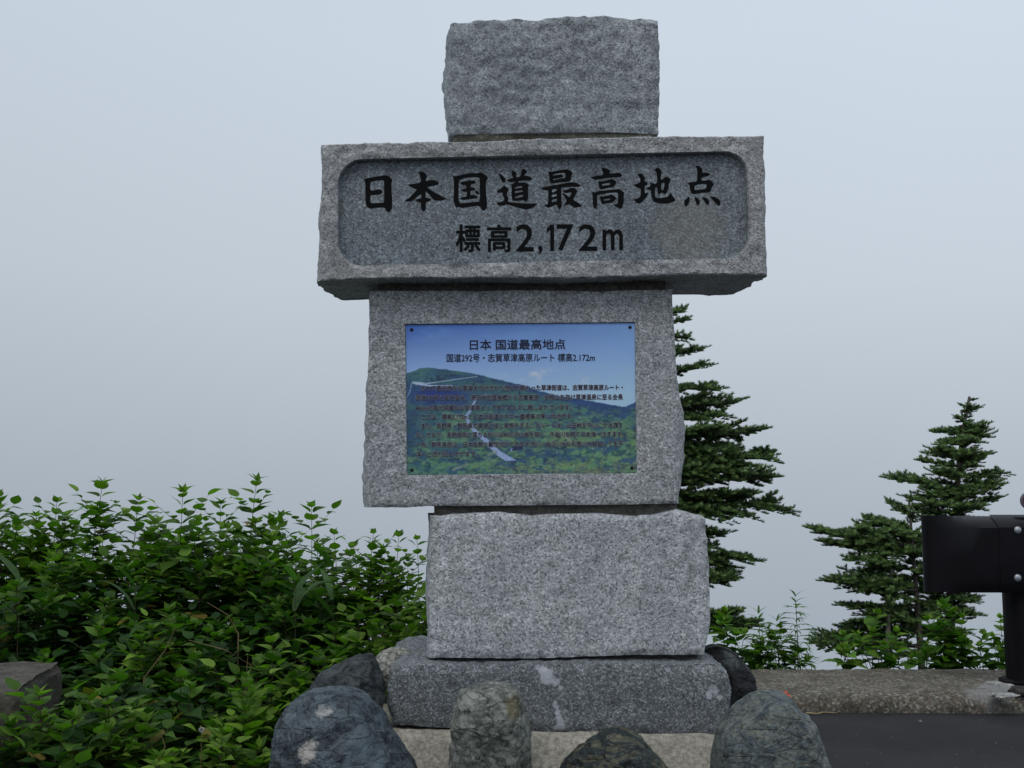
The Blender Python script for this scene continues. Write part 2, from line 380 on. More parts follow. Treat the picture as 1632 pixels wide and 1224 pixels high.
stone('stone_block', g_low,
      [(690, 824), (720, 821), (760, 818), (800, 817), (850, 822), (900, 819), (950, 818), (1000, 822), (1040, 821), (1080, 812), (1124, 826)],
      [(1124, 826), (1128, 870), (1130, 930), (1131, 1000), (1121, 1044)],
      [(687, 1049), (760, 1049), (850, 1050), (940, 1046), (1020, 1044), (1121, 1044)],
      [(690, 824), (687, 880), (684, 950), (686, 1010), (687, 1049)], -0.005, 0.36, mon, seed=7, front_amp=0.004, side_bulge=0.018, side_amp=0.010, topslope=0.012, edge=0.012)
stone('mortar_joint', concrete('mortar_base', (0.09, 0.085, 0.075), (0.15, 0.145, 0.13), agg=260, pebb=0.3),
      [(700, 1035), (1112, 1035)], [(1112, 1035), (1112, 1075)], [(700, 1075), (1112, 1075)], [(700, 1035), (700, 1075)], 0.06, 0.22, mon, seed=8, front_amp=0.003, side_bulge=0, side_amp=0.004)
stone('stone_block', g_base,
      [(622, 1072), (640, 1061), (680, 1060), (760, 1062), (900, 1060), (1050, 1060), (1140, 1060), (1160, 1076)],
      [(1160, 1076), (1166, 1100), (1164, 1130), (1160, 1180)],
      [(626, 1156), (700, 1160), (860, 1168), (980, 1170), (1100, 1176), (1160, 1180)],
      [(622, 1072), (616, 1100), (618, 1130), (626, 1156)], -0.055, 0.46, mon, seed=9, front_amp=0.0045, side_bulge=0.012, side_amp=0.012, topslope=0.035, edge=0.014)

# ---- brush-written characters: closed outlines read at 15.3 samples per photo pixel
S = 80 / 1224
CH = []
def ch(ox, oy, *shapes): CH.append((ox, oy, shapes))
ch(570, 268, ([(150,285),(215,250),(400,215),(560,190),(680,170),(760,205),(850,280),(825,330),(825,600),(845,720),(838,990),(800,1040),(750,1080),(700,1050),(672,985),(640,955),(500,960),(330,990),(240,955),(205,880),(190,800),(185,330)],
   [(305,340),(440,300),(620,288),(645,320),(648,850),(560,845),(312,860),(312,650),(400,655),(540,640),(600,605),(612,575),(580,535),(510,515),(420,535),(312,555)]))
ch(640, 266, ([(410,120),(530,118),(610,190),(615,240),(590,310),(590,350),(740,312),(860,345),(915,400),(880,435),(640,480),(620,500),(800,620),(1000,720),(1060,765),(1130,775),(1060,790),(950,825),(790,810),(740,750),(600,595),(585,600),(585,755),(650,755),(735,800),(690,830),(590,850),(590,1040),(535,1095),(485,1030),(465,930),(475,860),(440,865),(380,840),(335,800),(400,780),(478,765),(478,650),(330,770),(250,838),(60,838),(200,745),(380,545),(340,535),(215,475),(130,435),(180,430),(465,385),(470,300),(455,210)],))
ch(710, 266, ([(170,210),(220,235),(400,195),(560,155),(780,155),(850,135),(890,145),(1000,215),(1040,280),(985,350),(985,600),(1010,830),(1005,1000),(935,1070),(875,1035),(855,975),(800,945),(650,960),(500,985),(420,995),(330,980),(255,985),(220,900),(190,800),(205,700),(200,300)],
   [(318,320),(450,275),(600,250),(830,250),(835,400),(840,850),(700,855),(500,880),(320,890)]),
   ([(350,385),(470,350),(640,325),(700,335),(755,375),(690,405),(620,420),(610,500),(680,500),(730,540),(690,565),(605,580),(610,690),(650,680),(740,700),(800,740),(750,765),(600,785),(440,805),(400,800),(340,760),(480,725),(515,715),(525,600),(460,605),(370,565),(420,545),(505,535),(510,450),(450,445),(400,430)],),
   ([(710,590),(780,590),(825,635),(800,680),(750,645)],))
ch(784, 264, ([(155,185),(260,235),(330,330),(325,390),(290,410),(245,385),(200,300)],),
   ([(120,620),(180,580),(290,495),(330,505),(415,570),(375,650),(360,700),(405,800),(385,885),(560,905),(800,925),(1120,925),(1040,990),(930,1050),(840,1065),(700,1040),(480,975),(380,940),(210,980),(140,945),(105,915),(200,885),(290,870),(300,790),(265,730),(265,650),(180,660),(130,645)],),
   ([(480,105),(560,150),(595,160),(590,290),(690,270),(730,90),(790,80),(865,140),(830,185),(775,255),(870,250),(960,290),(980,320),(930,365),(800,355),(660,372),(460,400),(400,385),(365,350),(450,320),(530,300),(480,225)],),
   ([(465,460),(520,440),(560,390),(645,380),(650,420),(770,410),(830,425),(905,465),(880,520),(885,800),(850,865),(810,865),(740,840),(600,855),(520,860),(490,800),(475,750),(480,500)],
    [(560,520),(740,485),(755,530),(700,545),(560,560)], [(560,620),(750,595),(755,635),(560,672)], [(565,750),(765,700),(765,755),(565,800)]))
ch(858, 260, ([(230,200),(290,215),(460,185),(640,155),(710,150),(845,235),(805,300),(795,420),(740,445),(640,455),(430,480),(310,495),(270,430),(260,280)],
    [(350,270),(480,245),(660,230),(660,360),(520,380),(365,420),(360,385),(500,365),(620,330),(600,300),(550,275),(450,290),(360,310)]),
   ([(45,615),(200,570),(430,530),(640,490),(830,460),(950,490),(1040,550),(980,580),(850,570),(570,590),(555,620),(565,1000),(570,1060),(520,1135),(475,1070),(450,1000),(270,1085),(200,1070),(140,1025),(240,1000),(245,700),(235,660),(130,655)],
    [(330,640),(450,615),(450,680),(335,720)], [(325,770),(450,735),(450,800),(320,840)], [(330,890),(455,860),(450,930),(325,960)]),
   ([(585,680),(700,645),(830,600),(880,610),(960,680),(920,740),(880,830),(840,890),(950,950),(1075,1045),(940,1080),(860,1075),(750,995),(700,1020),(590,1040),(640,1010),(695,910),(580,725),(640,745),(750,830),(790,790),(810,700),(660,730)],))
ch(930, 260, ([(430,125),(540,120),(655,185),(625,260),(740,250),(830,230),(900,250),(945,300),(900,340),(650,350),(500,370),(300,410),(230,385),(170,345),(330,310),(480,290),(475,220)],),
   ([(345,450),(500,440),(640,400),(720,395),(810,460),(760,540),(700,590),(600,600),(420,640),(380,600),(370,500)], [(450,510),(650,470),(645,535),(450,550)]),
   ([(195,700),(270,715),(400,680),(640,650),(780,645),(850,625),(930,665),(1000,730),(975,800),(980,950),(935,1100),(890,1115),(830,1080),(715,1010),(830,1000),(840,900),(845,725),(780,710),(600,725),(400,765),(325,775),(335,1000),(310,1105),(265,1100),(225,1030),(225,780)],),
   ([(390,820),(520,805),(680,765),(720,775),(805,850),(760,910),(700,955),(560,980),(455,1000),(425,930)], [(490,880),(655,850),(650,900),(495,920)]))
ch(1002, 260, ([(215,270),(270,250),(340,270),(400,360),(385,440),(430,455),(470,500),(440,540),(385,550),(390,750),(480,710),(460,780),(390,880),(270,990),(190,965),(125,885),(200,870),(290,810),(295,610),(220,605),(110,535),(200,500),(275,480),(280,380),(240,310)],),
   ([(420,630),(440,600),(530,560),(525,460),(600,500),(640,510),(690,480),(695,400),(680,230),(625,155),(700,105),(750,130),(805,210),(785,300),(780,400),(820,400),(905,325),(960,340),(1025,410),(985,480),(970,600),(930,720),(880,760),(820,720),(790,715),(720,780),(705,700),(695,590),(635,600),(640,830),(700,855),(850,845),(960,815),(1020,705),(1060,790),(1135,880),(1120,930),(980,980),(850,985),(700,970),(600,930),(570,860),(545,760),(545,655),(500,650)],
    [(795,490),(875,465),(870,560),(840,655),(800,660),(790,600)]))
ch(1076, 256, ([(490,125),(570,125),(670,210),(655,300),(740,290),(810,300),(850,345),(790,380),(640,405),(640,485),(740,485),(820,465),(880,495),(950,580),(900,640),(870,740),(810,775),(650,780),(430,820),(385,780),(365,700),(350,600),(310,525),(420,530),(540,505),(540,250),(520,180)],
    [(465,610),(600,570),(765,565),(755,690),(600,705),(475,725)]),
   ([(320,875),(355,910),(350,970),(320,1060),(265,1130),(235,1090),(215,970),(290,920)],), ([(465,890),(520,895),(580,945),(605,1010),(575,1090),(525,1080),(500,1000)],),
   ([(645,890),(740,900),(810,950),(835,1020),(800,1085),(760,1060),(700,970)],), ([(840,870),(950,880),(1040,920),(1100,990),(1105,1060),(1070,1110),(1020,1070),(940,980)],))
black_paint = simple('black_letter_paint', (0.004, 0.004, 0.005), 0.6, 0, 0.08)
YF = Y2 + 0.030
def fill(shapes2d, y, thick=0.0012):
    """loops of local (x, z) -> flat faces at y plus a thin rim behind"""
    vs, fs = [], []
    for loops in shapes2d:
        L = [[Vector((p[0], p[1], 0)) for p in lp] for lp in loops]
        tris = tessellate_polygon(L); b = len(vs)
        flat = [p for lp in L for p in lp]
        vs += [(p.x, y, p.y) for p in flat]; nb = len(flat)
        fs += [tuple(b + t for t in tri) for tri in tris]
        vs += [(p.x, y + thick, p.y) for p in flat]; o = b
        for lp in L:
            for k in range(len(lp)):
                a, c = o + k, o + (k + 1) % len(lp); fs.append((a, c, c + nb, a + nb))
            o += len(lp)
    return vs, fs
def smooth_loop(lp):
    """one round of corner softening (brush outlines are round)"""
    out = []
    for a, b in zip(lp, lp[1:] + lp[:1]):
        out += [(a[0] * 0.82 + b[0] * 0.18, a[1] * 0.82 + b[1] * 0.18), (a[0] * 0.18 + b[0] * 0.82, a[1] * 0.18 + b[1] * 0.82)]
    return out
for ox, oy, shapes in CH:
    sh = [[[ml(ox + p[0] * S, oy + p[1] * S, YF) for p in smooth_loop(lp)] for lp in loops] for loops in shapes]
    vs, fs = fill(sh, YF - 0.0012)
    mesh_obj('carved_character', vs, fs, black_paint, slab, smooth=False)

def glyphs(text, off=0.0, res=3):
    cu = bpy.data.curves.new('t', 'FONT'); cu.body = text; cu.size = 1; cu.resolution_u = res; cu.offset = off; cu.fill_mode = 'FRONT' if hasattr(cu, 'fill_mode') else cu.fill_mode
    o = bpy.data.objects.new('t', cu); COL.objects.link(o)
    dg = bpy.context.evaluated_depsgraph_get(); me = bpy.data.meshes.new_from_object(o.evaluated_get(dg))
    v = np.array([x.co[:] for x in me.vertices]).reshape(-1, 3); f = [tuple(p.vertices) for p in me.polygons]
    bpy.data.objects.remove(o); bpy.data.curves.remove(cu); bpy.data.meshes.remove(me)
    return v, f
def put_text(name, text, x0, y0, x1, y1, yo, mat, parent, off=0.0, slope=0.0, grow=0.0, box=None):
    """text fitted to a photo-pixel box on the monument-local plane yo"""
    v, f = glyphs(text, 0.0)
    if box is None: box = (v[:, 0].min(), v[:, 0].max(), v[:, 1].min(), v[:, 1].max())
    a, b, c, d = box
    out, F_ = [], []
    for q in range(8 if off else 1):
        ox_, oy_ = (off * math.cos(q * math.pi / 4), off * math.sin(q * math.pi / 4)); b0 = len(out); yy = yo + 0.00002 * q
        for p in v:
            u, w = (p[0] - a) / (b - a), (p[1] - c) / (d - c)
            x, z = ml(x0 + (x1 - x0) * u + ox_, y1 + (y0 - y1) * w + slope * u + oy_, yo); out.append((x, yy, z))
        F_ += [tuple(b0 + i for i in t_) for t_ in f]
    return mesh_obj(name, out, F_, mat, parent, smooth=False), box
for s_, x0, y0, x1, y1, off in (('標', 727, 358, 765, 401, 1.0), ('高', 777, 358, 814, 401, 1.0), ('2', 823, 358, 850, 400, 0.8), (',', 858, 392, 864, 404, .6), ('1', 870, 358, 882, 399, .35),
                           ('7', 888, 358, 913, 399, 0.8), ('2', 923, 358, 951, 399, 0.8), ('m', 961, 366, 992, 398, 0.8)):
    if s_ == '1':
        vs, fs = fill([[[ml(*p, YF) for p in [(877.2, 358), (883, 358), (883, 400), (877, 400), (877, 366.5), (871.5, 371), (871.5, 364.5)]]]], YF - 0.0012); mesh_obj('carved_character', vs, fs, black_paint, slab, smooth=False); continue
    v_, f_ = glyphs(s_, 0.0, 5); a_, b_, c_, d_ = v_[:, 0].min(), v_[:, 0].max(), v_[:, 1].min(), v_[:, 1].max(); vs, fs = [], []
    for q_ in range(9):      # the stroke is widened by laying the outline down round a small circle
        ox_, oy_ = (off * math.cos(q_ * math.pi / 4), off * 0.8 * math.sin(q_ * math.pi / 4)) if q_ < 8 else (0, 0); b0_ = len(vs); yy_ = YF - 0.0010 - 0.00004 * q_
        for p in v_:
            x, z = ml(x0 + (x1 - x0) * (p[0] - a_) / (b_ - a_) + ox_, y1 + (y0 - y1) * (p[1] - c_) / (d_ - c_) + oy_, yy_); vs.append((x, yy_, z))
        fs += [tuple(b0_ + i for i in t_) for t_ in f_]
    mesh_obj('carved_character', vs, fs, black_paint, slab, smooth=False)

# ------------------------------------------------------------------ picture board screwed into the sunk frame
brd = empty('information_board', MO, YAW)
tag(brd, 'printed board with a mountain road photograph and Japanese text, screwed into the monument', 'sign')
YB = 0.007
C4 = [ml(*p, YB) for p in ((647, 518), (1012, 515), (1015, 753.5), (649, 756.5))]
NXB, NZB = 400, 264
U, Vv = np.meshgrid(np.linspace(0, 1, NXB + 1), np.linspace(0, 1, NZB + 1))
tl, tr, br, bl = [np.array(c) for c in C4]
PX = (tl * ((1 - U) * (1 - Vv))[..., None] + tr * (U * (1 - Vv))[..., None] + br * (U * Vv)[..., None] + bl * ((1 - U) * Vv)[..., None])
zx, zy = 27 + U * 1543, 72 + Vv * 1005                      # zoom coordinates of the print
rng = np.random.default_rng(3)
def vnoise(x, y, seed):
    g = np.random.default_rng(seed).random((256, 256))
    xi, yi = np.floor(x).astype(int), np.floor(y).astype(int); fx, fy = x - xi, y - yi
    fx, fy = fx * fx * (3 - 2 * fx), fy * fy * (3 - 2 * fy)
    G = lambda a, b: g[a % 256, b % 256]
    return (G(xi, yi) * (1 - fx) + G(xi + 1, yi) * fx) * (1 - fy) + (G(xi, yi + 1) * (1 - fx) + G(xi + 1, yi + 1) * fx) * fy
def vf(x, y, s, seed, o=4):
    t = 0; a = 1; n = 0
    for k in range(o): t = t + a * vnoise(x / s, y / s, seed + k); n += a; a *= 0.6; s /= 2.1
    return t / n
def lin(c): c = np.array(c) / 255; return np.where(c < 0.04045, c / 12.92, ((c + 0.055) / 1.055) ** 2.4)
def mixc(a, b, t): t = np.clip(t, 0, 1)[..., None]; return a * (1 - t) + b * t
def sm(a, b, x): t = np.clip((x - a) / (b - a), 0, 1); return t * t * (3 - 2 * t)
full = np.ones(zx.shape + (3,))
fy = np.clip((zy - 70) / 480, 0, 1); fx = (zx - 27) / 1543
img = mixc(full * lin((48, 92, 176)), full * lin((158, 186, 220)), fy ** 0.9)
img = mixc(img, full * lin((150, 186, 224)), fx * 0.55 * (1 - fy * 0.4))
img = mixc(img, full * lin((120, 160, 215)), sm(0.45, 0.75, vf(zx * 0.6, zy * 1.6, 260, 11)) * 0.5 * (1 - fy))
cl = sm(0.5, 0.72, vf(zx, zy * 1.8, 130, 21)) * (np.exp(-((zx - 540) / 60) ** 2 - ((zy - 378) / 22) ** 2) * 1.3 + np.exp(-((zx - 890) / 150) ** 2 - ((zy - 420) / 40) ** 2) * 1.5 + np.exp(-((zx - 1270) / 270) ** 2 - ((zy - 462) / 30) ** 2))
img = mixc(img, full * lin((190, 196, 216)), cl * 0.6)
rx = [25, 60, 110, 160, 200, 260, 400, 500, 600, 700, 800, 900, 1000, 1100, 1200, 1300, 1440, 1500, 1575]
ry = [400, 390, 370, 360, 364, 372, 392, 410, 436, 462, 484, 520, 545, 572, 582, 603, 628, 636, 600]
ridge = np.interp(zx, rx, ry) + (vf(zx, zy * 0, 22, 5) - 0.5) * 10
land = sm(-3, 3, zy - ridge)
dep_ = (zy - ridge)
n1, n2, n3 = vf(zx, zy * 2.2, 120, 31, 5), vf(zx, zy * 1.8, 40, 41, 4), vf(zx - zy * 0.7, zy * 2 + zx * 0.4, 60, 51, 4)
L = full * lin((44, 78, 92))
L = mixc(L, full * lin((62, 104, 88)), sm(0.35, 0.65, n1))
L = mixc(L, full * lin((92, 130, 84)), sm(560, 760, zy) * sm(0.4, 0.62, n3))
L = mixc(L, full * lin((112, 142, 78)), sm(700, 900, zy) * sm(0.48, 0.66, n1) * sm(380, 560, zx))
L = mixc(L, full * lin((126, 128, 76)), sm(960, 1060, zy) * sm(500, 900, zx) * sm(0.4, 0.6, n2) * 0.8)
L = mixc(L, full * lin((30, 48, 104)), np.exp(-((zx - 230) / 210) ** 2 - ((zy - 545) / 62) ** 2) * 1.3)
L = mixc(L, full * lin((32, 54, 100)), np.clip(1 - np.abs(dep_ - 14) / 26, 0, 1) * sm(380, 900, zx) * 0.9)
L = mixc(L, full * lin((38, 66, 104)), sm(1000, 1350, zx) * sm(780, 640, zy) * sm(0.35, 0.6, n2) * 0.9)
L = mixc(L, full * lin((34, 66, 88)), sm(330, 60, zx) * sm(620, 660, zy) * sm(960, 800, zy) * 0.75)
L = mixc(L, full * lin((34, 70, 60)), sm(0.56, 0.7, n2) * sm(600, 700, zy) * 0.75)
L = mixc(L, full * lin((24, 44, 70)), sm(0.62, 0.72, vf(zx, zy * 1.7, 34, 71)) * 0.8)
L = mixc(L, full * lin((168, 176, 120)), sm(0.70, 0.8, vf(zx, zy * 1.7, 26, 81)) * sm(650, 800, zy) * 0.5)
def stroke(img, pts, c, soft=3):
    d = np.full(zx.shape, 1e9); wd = np.zeros(zx.shape)
    for (x0, y0, w0), (x1, y1, w1) in zip(pts, pts[1:]):
        t = np.clip(((zx - x0) * (x1 - x0) + (zy - y0) * (y1 - y0)) / ((x1 - x0) ** 2 + (y1 - y0) ** 2), 0, 1)
        dd = np.hypot(zx - x0 - t * (x1 - x0), zy - y0 - t * (y1 - y0)) - (w0 + t * (w1 - w0)) / 2
        d = np.minimum(d, dd)
    return mixc(img, full * lin(c), sm(soft, -soft, d))
L = stroke(L, [(70, 462, 16), (160, 470, 8), (250, 458, 5), (380, 440, 4), (500, 425, 4)], (168, 184, 170))
L = stroke(L, [(90, 470, 10), (200, 486, 8), (330, 484, 5)], (190, 200, 205))
L = stroke(L, [(60, 470, 8), (50, 520, 6), (30, 560, 5)], (120, 150, 160))
L = stroke(L, [(560, 545, 3), (500, 570, 5), (480, 595, 12), (462, 640, 15), (425, 690, 18), (440, 735, 22), (480, 790, 26), (560, 860, 30), (640, 940, 34), (690, 972, 38), (750, 986, 4)], (158, 170, 182), 5)
L = stroke(L, [(1060, 800, 10), (1120, 860, 14)], (150, 150, 120), 5)
L = stroke(L, [(720, 925, 6), (790, 905, 26), (740, 912, 26)], (26, 34, 66))
L = stroke(L, [(722, 925, 8), (728, 912, 8)], (170, 180, 200))
L = stroke(L, [(335, 1045, 10), (430, 1012, 4)], (150, 160, 110), 12); L = stroke(L, [(570, 950, 6), (620, 930, 14)], (150, 160, 120), 12)
L = stroke(L, [(350, 700, 20), (400, 710, 20)], (132, 140, 96), 14)
L = np.clip(L * np.array((0.80, 0.88, 1.22)) * (0.62 + 0.76 * vf(zx, zy * 1.5, 16, 91, 3))[..., None] * (0.8 + 0.4 * vf(zx, zy * 2, 90, 95, 3))[..., None], 0, 1); L = mixc(L, full * lin((128, 150, 172)), np.full(zx.shape, 0.06)); img = mixc(img, L, land)
nv = (NXB + 1) * (NZB + 1)
me = bpy.data.meshes.new('printed_panel')
co = np.zeros((nv, 3)); co[:, 0] = PX[..., 0].ravel(); co[:, 2] = PX[..., 1].ravel(); co[:, 1] = YB
ii, jj = np.meshgrid(np.arange(NXB), np.arange(NZB)); a = (jj * (NXB + 1) + ii).ravel()
fc = np.stack([a + NXB + 1, a + NXB + 2, a + 1, a], 1)
me.from_pydata(co.tolist(), [], fc.tolist())
ca = me.color_attributes.new('print', 'FLOAT_COLOR', 'POINT')
ca.data.foreach_set('color', np.concatenate([np.clip(img.reshape(-1, 3) * 1.35, 0, 0.86), np.ones((nv, 1))], 1).astype(np.float32).ravel())
pm = NT('printed_picture'); at_ = pm.n.new('ShaderNodeAttribute'); at_.attribute_name = 'print'
pm.color(at_.outputs['Color']).rough(0.33); pm.b.inputs['Specular IOR Level'].default_value = 0.35
me.materials.append(pm.m); po = bpy.data.objects.new('printed_panel', me); COL.objects.link(po); po.parent = brd
edge_m = simple('board_edge', (0.12, 0.13, 0.14), 0.5)
e1 = [(c[0], YB + 0.0005, c[1]) for c in C4] + [(c[0], YB + 0.0065, c[1]) for c in C4]
mesh_obj('backing_sheet', e1, [(3, 2, 1, 0), (0, 1, 5, 4), (1, 2, 6, 5), (2, 3, 7, 6), (3, 0, 4, 7), (4, 5, 6, 7)], edge_m, brd, smooth=False)
ink = simple('navy_ink', (0.012, 0.010, 0.03), 0.45); halo = simple('pale_halo_ink', (0.66, 0.64, 0.68), 0.5)
put_text('title_lettering', '日本 国道最高地点', 749, 541.5, 901, 557.5, YB - 0.0012, ink, brd, 0.28, -1)
put_text('subtitle_lettering', '国道292号・志賀草津高原ルート 標高2.172m', 712, 564, 948, 577, YB - 0.0012, ink, brd, 0.16, -1)
LN = [('かつて善光寺から草津まで行きかう旅人で賑わった草津街道は、志賀草津高原ルート・', 671, 618.8, 992.5), ('国道292号と姿を変え、湯田中渋温泉郷から志賀高原・白根山を抜け草津温泉に至る全長', 662.7, 634, 992.5),
      ('46kmの風光明媚な山岳道路として多くの人々に親しまれています。', 662.7, 650, 911), ('ここは、標高2,172mと日本の国道の中で一番標高の高い地点です。', 672, 664.4, 914),
      ('また、長野県・群馬県の県境に接し尾根を走るこのルートは、山田峠を中心に分水嶺を', 672, 678.8, 992.5), ('なしており、長野県側に落ちる松川は峠の沢に端を発し、千曲川を経て日本海へ注ぎます。', 663, 693.4, 994),
      ('一方、群馬県側は、日本有数の酸性河川である大沢川・谷沢川から利根川を経由して太平', 663, 708.6, 993), ('洋へと流れ込んでいます。', 663, 723.9, 761)]
for s_, x0, yc, x1 in LN:
    _, bx = put_text('body_lettering', s_, x0, yc - 4.6, x1, yc + 4.4, YB - 0.0014, ink, brd, 0.2, -1.5 * (x1 - x0) / 320)
    put_text('body_lettering', s_, x0, yc - 4.6, x1, yc + 4.4, YB - 0.0008, halo, brd, 0.42, -1.5 * (x1 - x0) / 320, box=bx)
bolt_m = simple('dark_bolt', (0.03, 0.03, 0.035), 0.45, 0.7)
def dome(name, c, r, n, mat, parent, axis_y=True, h=None, seg=16):
    vs, fs = [], []; h = h or r * 0.6
    for a in range(4):
        t = a / 4 * math.pi / 2; rr, yy = r * math.cos(t), -h * math.sin(t)
        for k in range(seg): an = 2 * math.pi * k / seg; vs.append((c[0] + rr * math.cos(an), c[1] + yy, c[2] + rr * math.sin(an)))
    vs.append((c[0], c[1] - h, c[2]))
    for a in range(3):
        for k in range(seg): fs.append((a * seg + k, a * seg + (k + 1) % seg, (a + 1) * seg + (k + 1) % seg, (a + 1) * seg + k))
    for k in range(seg): fs.append((3 * seg + k, 3 * seg + (k + 1) % seg, 4 * seg))
    return mesh_obj(name, vs, fs, mat, parent)
for px, py in ((656, 525.5), (1004, 521.5), (656.5, 749), (1007, 745.5)):
    x, z = ml(px, py, YB); dome('bolt', (x, YB - 0.0005, z), 0.0062, 0, bolt_m, brd)

# ------------------------------------------------------------------ mortar bed the monument stands in
bed_m = concrete('bedding_mortar', (0.25, 0.235, 0.195), (0.42, 0.395, 0.34), agg=300, pebb=0.22, bumpd=0.003)
zt = ml(880, 1166, -0.055)[1]
xl, xr = ml(600, 1170, -0.055)[0], ml(1175, 1170, -0.055)[0]
vs = []; NX, NR = 110, 26
for j in range(NR + 1):
    for i in range(NX + 1):
        u = i / NX; x = xl - 0.04 + (xr - xl + 0.08) * u; t = j / NR
        topz = zt + 0.012 - 0.028 * u
        y = 0.05 - 0.14 * min(1, t * 5) - max(0, t - 0.2) * 0.34
        z = topz - 0.0 * t - max(0, t - 0.16) * (0.36) / 0.84 * 1.05
        p = (x, y, z); y -= 0.03 * fbm(p, 4, 3, 8) * min(1, t * 4); z += 0.006 * fbm(p, 9, 3, 4)
        vs.append((x, y, z))
fs = [(j * (NX + 1) + i, (j + 1) * (NX + 1) + i, (j + 1) * (NX + 1) + i + 1, j * (NX + 1) + i + 1) for j in range(NR) for i in range(NX)]
b0 = len(vs)   # sides and back
for i in (0, NX):
    col_ = [j * (NX + 1) + i for j in range(NR + 1)]
    vs += [(vs[c][0], 0.5, vs[c][2]) for c in col_]
    q = len(vs) - (NR + 1)
    for j in range(NR): fs.append((col_[j], col_[j + 1], q + j + 1, q + j) if i else (col_[j + 1], col_[j], q + j, q + j + 1))
fs.append((0, NX, b0 + NR + 1, b0)); 
mesh_obj('mortar_bed', vs, fs, bed_m, mon)

# ------------------------------------------------------------------ boulders round the foot
def rock_mat(name, cols, scale=9, veins=0.3, vein_c=(0.16, 0.19, 0.2), patches=(), speck=None, rough=0.6, bump=0.012, dk=0.72):
    t = NT(name)
    g = t.ramp(t.noise(scale, 10, 0.72, dist=0.25), [(0.3 + 0.4 * k / (len(cols) - 1), tuple(q * dk for q in c)) for k, c in enumerate(cols)])
    g = t.mix(g, t.ramp(t.noise(120, 5, 0.75), ((0.3, 0.4), (0.7, 1.5))), 1.0, 'MULTIPLY')
    g = t.mix(g, t.ramp(t.noise(30, 6, 0.7), ((0.35, 0.45), (0.65, 1.25))), 1.0, 'MULTIPLY')
    mp = t.n.new('ShaderNodeMapping'); t.l.new(t.tc.outputs['Object'], mp.inputs[0]); mp.inputs['Scale'].default_value = (1, 1, 2.6); mp.inputs['Rotation'].default_value = (0.4, 0.5, 0.2)
    vn = t.noise(11, 10, 0.72, vec=mp.outputs[0], dist=0.6)
    g = t.mix(g, vein_c, t.math('MULTIPLY', t.ramp(vn, ((0.50, 0.0), (0.53, 1.0), (0.56, 0.1), (0.62, 0.9))), min(1, veins * 1.2)))
    if speck:
        v = t.n.new('ShaderNodeSeparateColor'); t.l.new(t.voro(speck[1]), v.inputs[0])
        g = t.mix(g, t.ramp(v.outputs[0], speck[0]), speck[2])
    for pt, r, c, k in patches: g = t.mix(g, c, t.math('MULTIPLY', t.near(pt, r, 0.35, 40), k))
    ed = t.voro(9, 'DISTANCE_TO_EDGE', 'Distance', vec=mp.outputs[0]); crk = t.ramp(t.math('ADD', ed, t.math('MULTIPLY', t.math('SUBTRACT', t.noise(25, 5), 0.5), 0.12)), ((0.0, 0.35), (0.035, 1.0)))
    g = t.mix(g, crk, 0.7, 'MULTIPLY')
    t.color(g).rough(rough).bump(crk, 0.004, 0.7).bump(t.noise(22, 10, 0.72), bump * 0.8, 0.8).bump(t.noise(140, 5, 0.75), 0.0035, 0.8)
    return t.m
def catmull(pts, per=5):
    out = []; n = len(pts)
    for i in range(n):
        p0, p1, p2, p3 = [Vector(pts[(i + k) % n]) for k in (-1, 0, 1, 2)]
        for s in range(per):
            t = s / per
            out.append(0.5 * ((2 * p1) + (p2 - p0) * t + (2 * p0 - 5 * p1 + 4 * p2 - p3) * t * t + (3 * p1 - p0 - 3 * p2 + p3) * t ** 3))
    return out
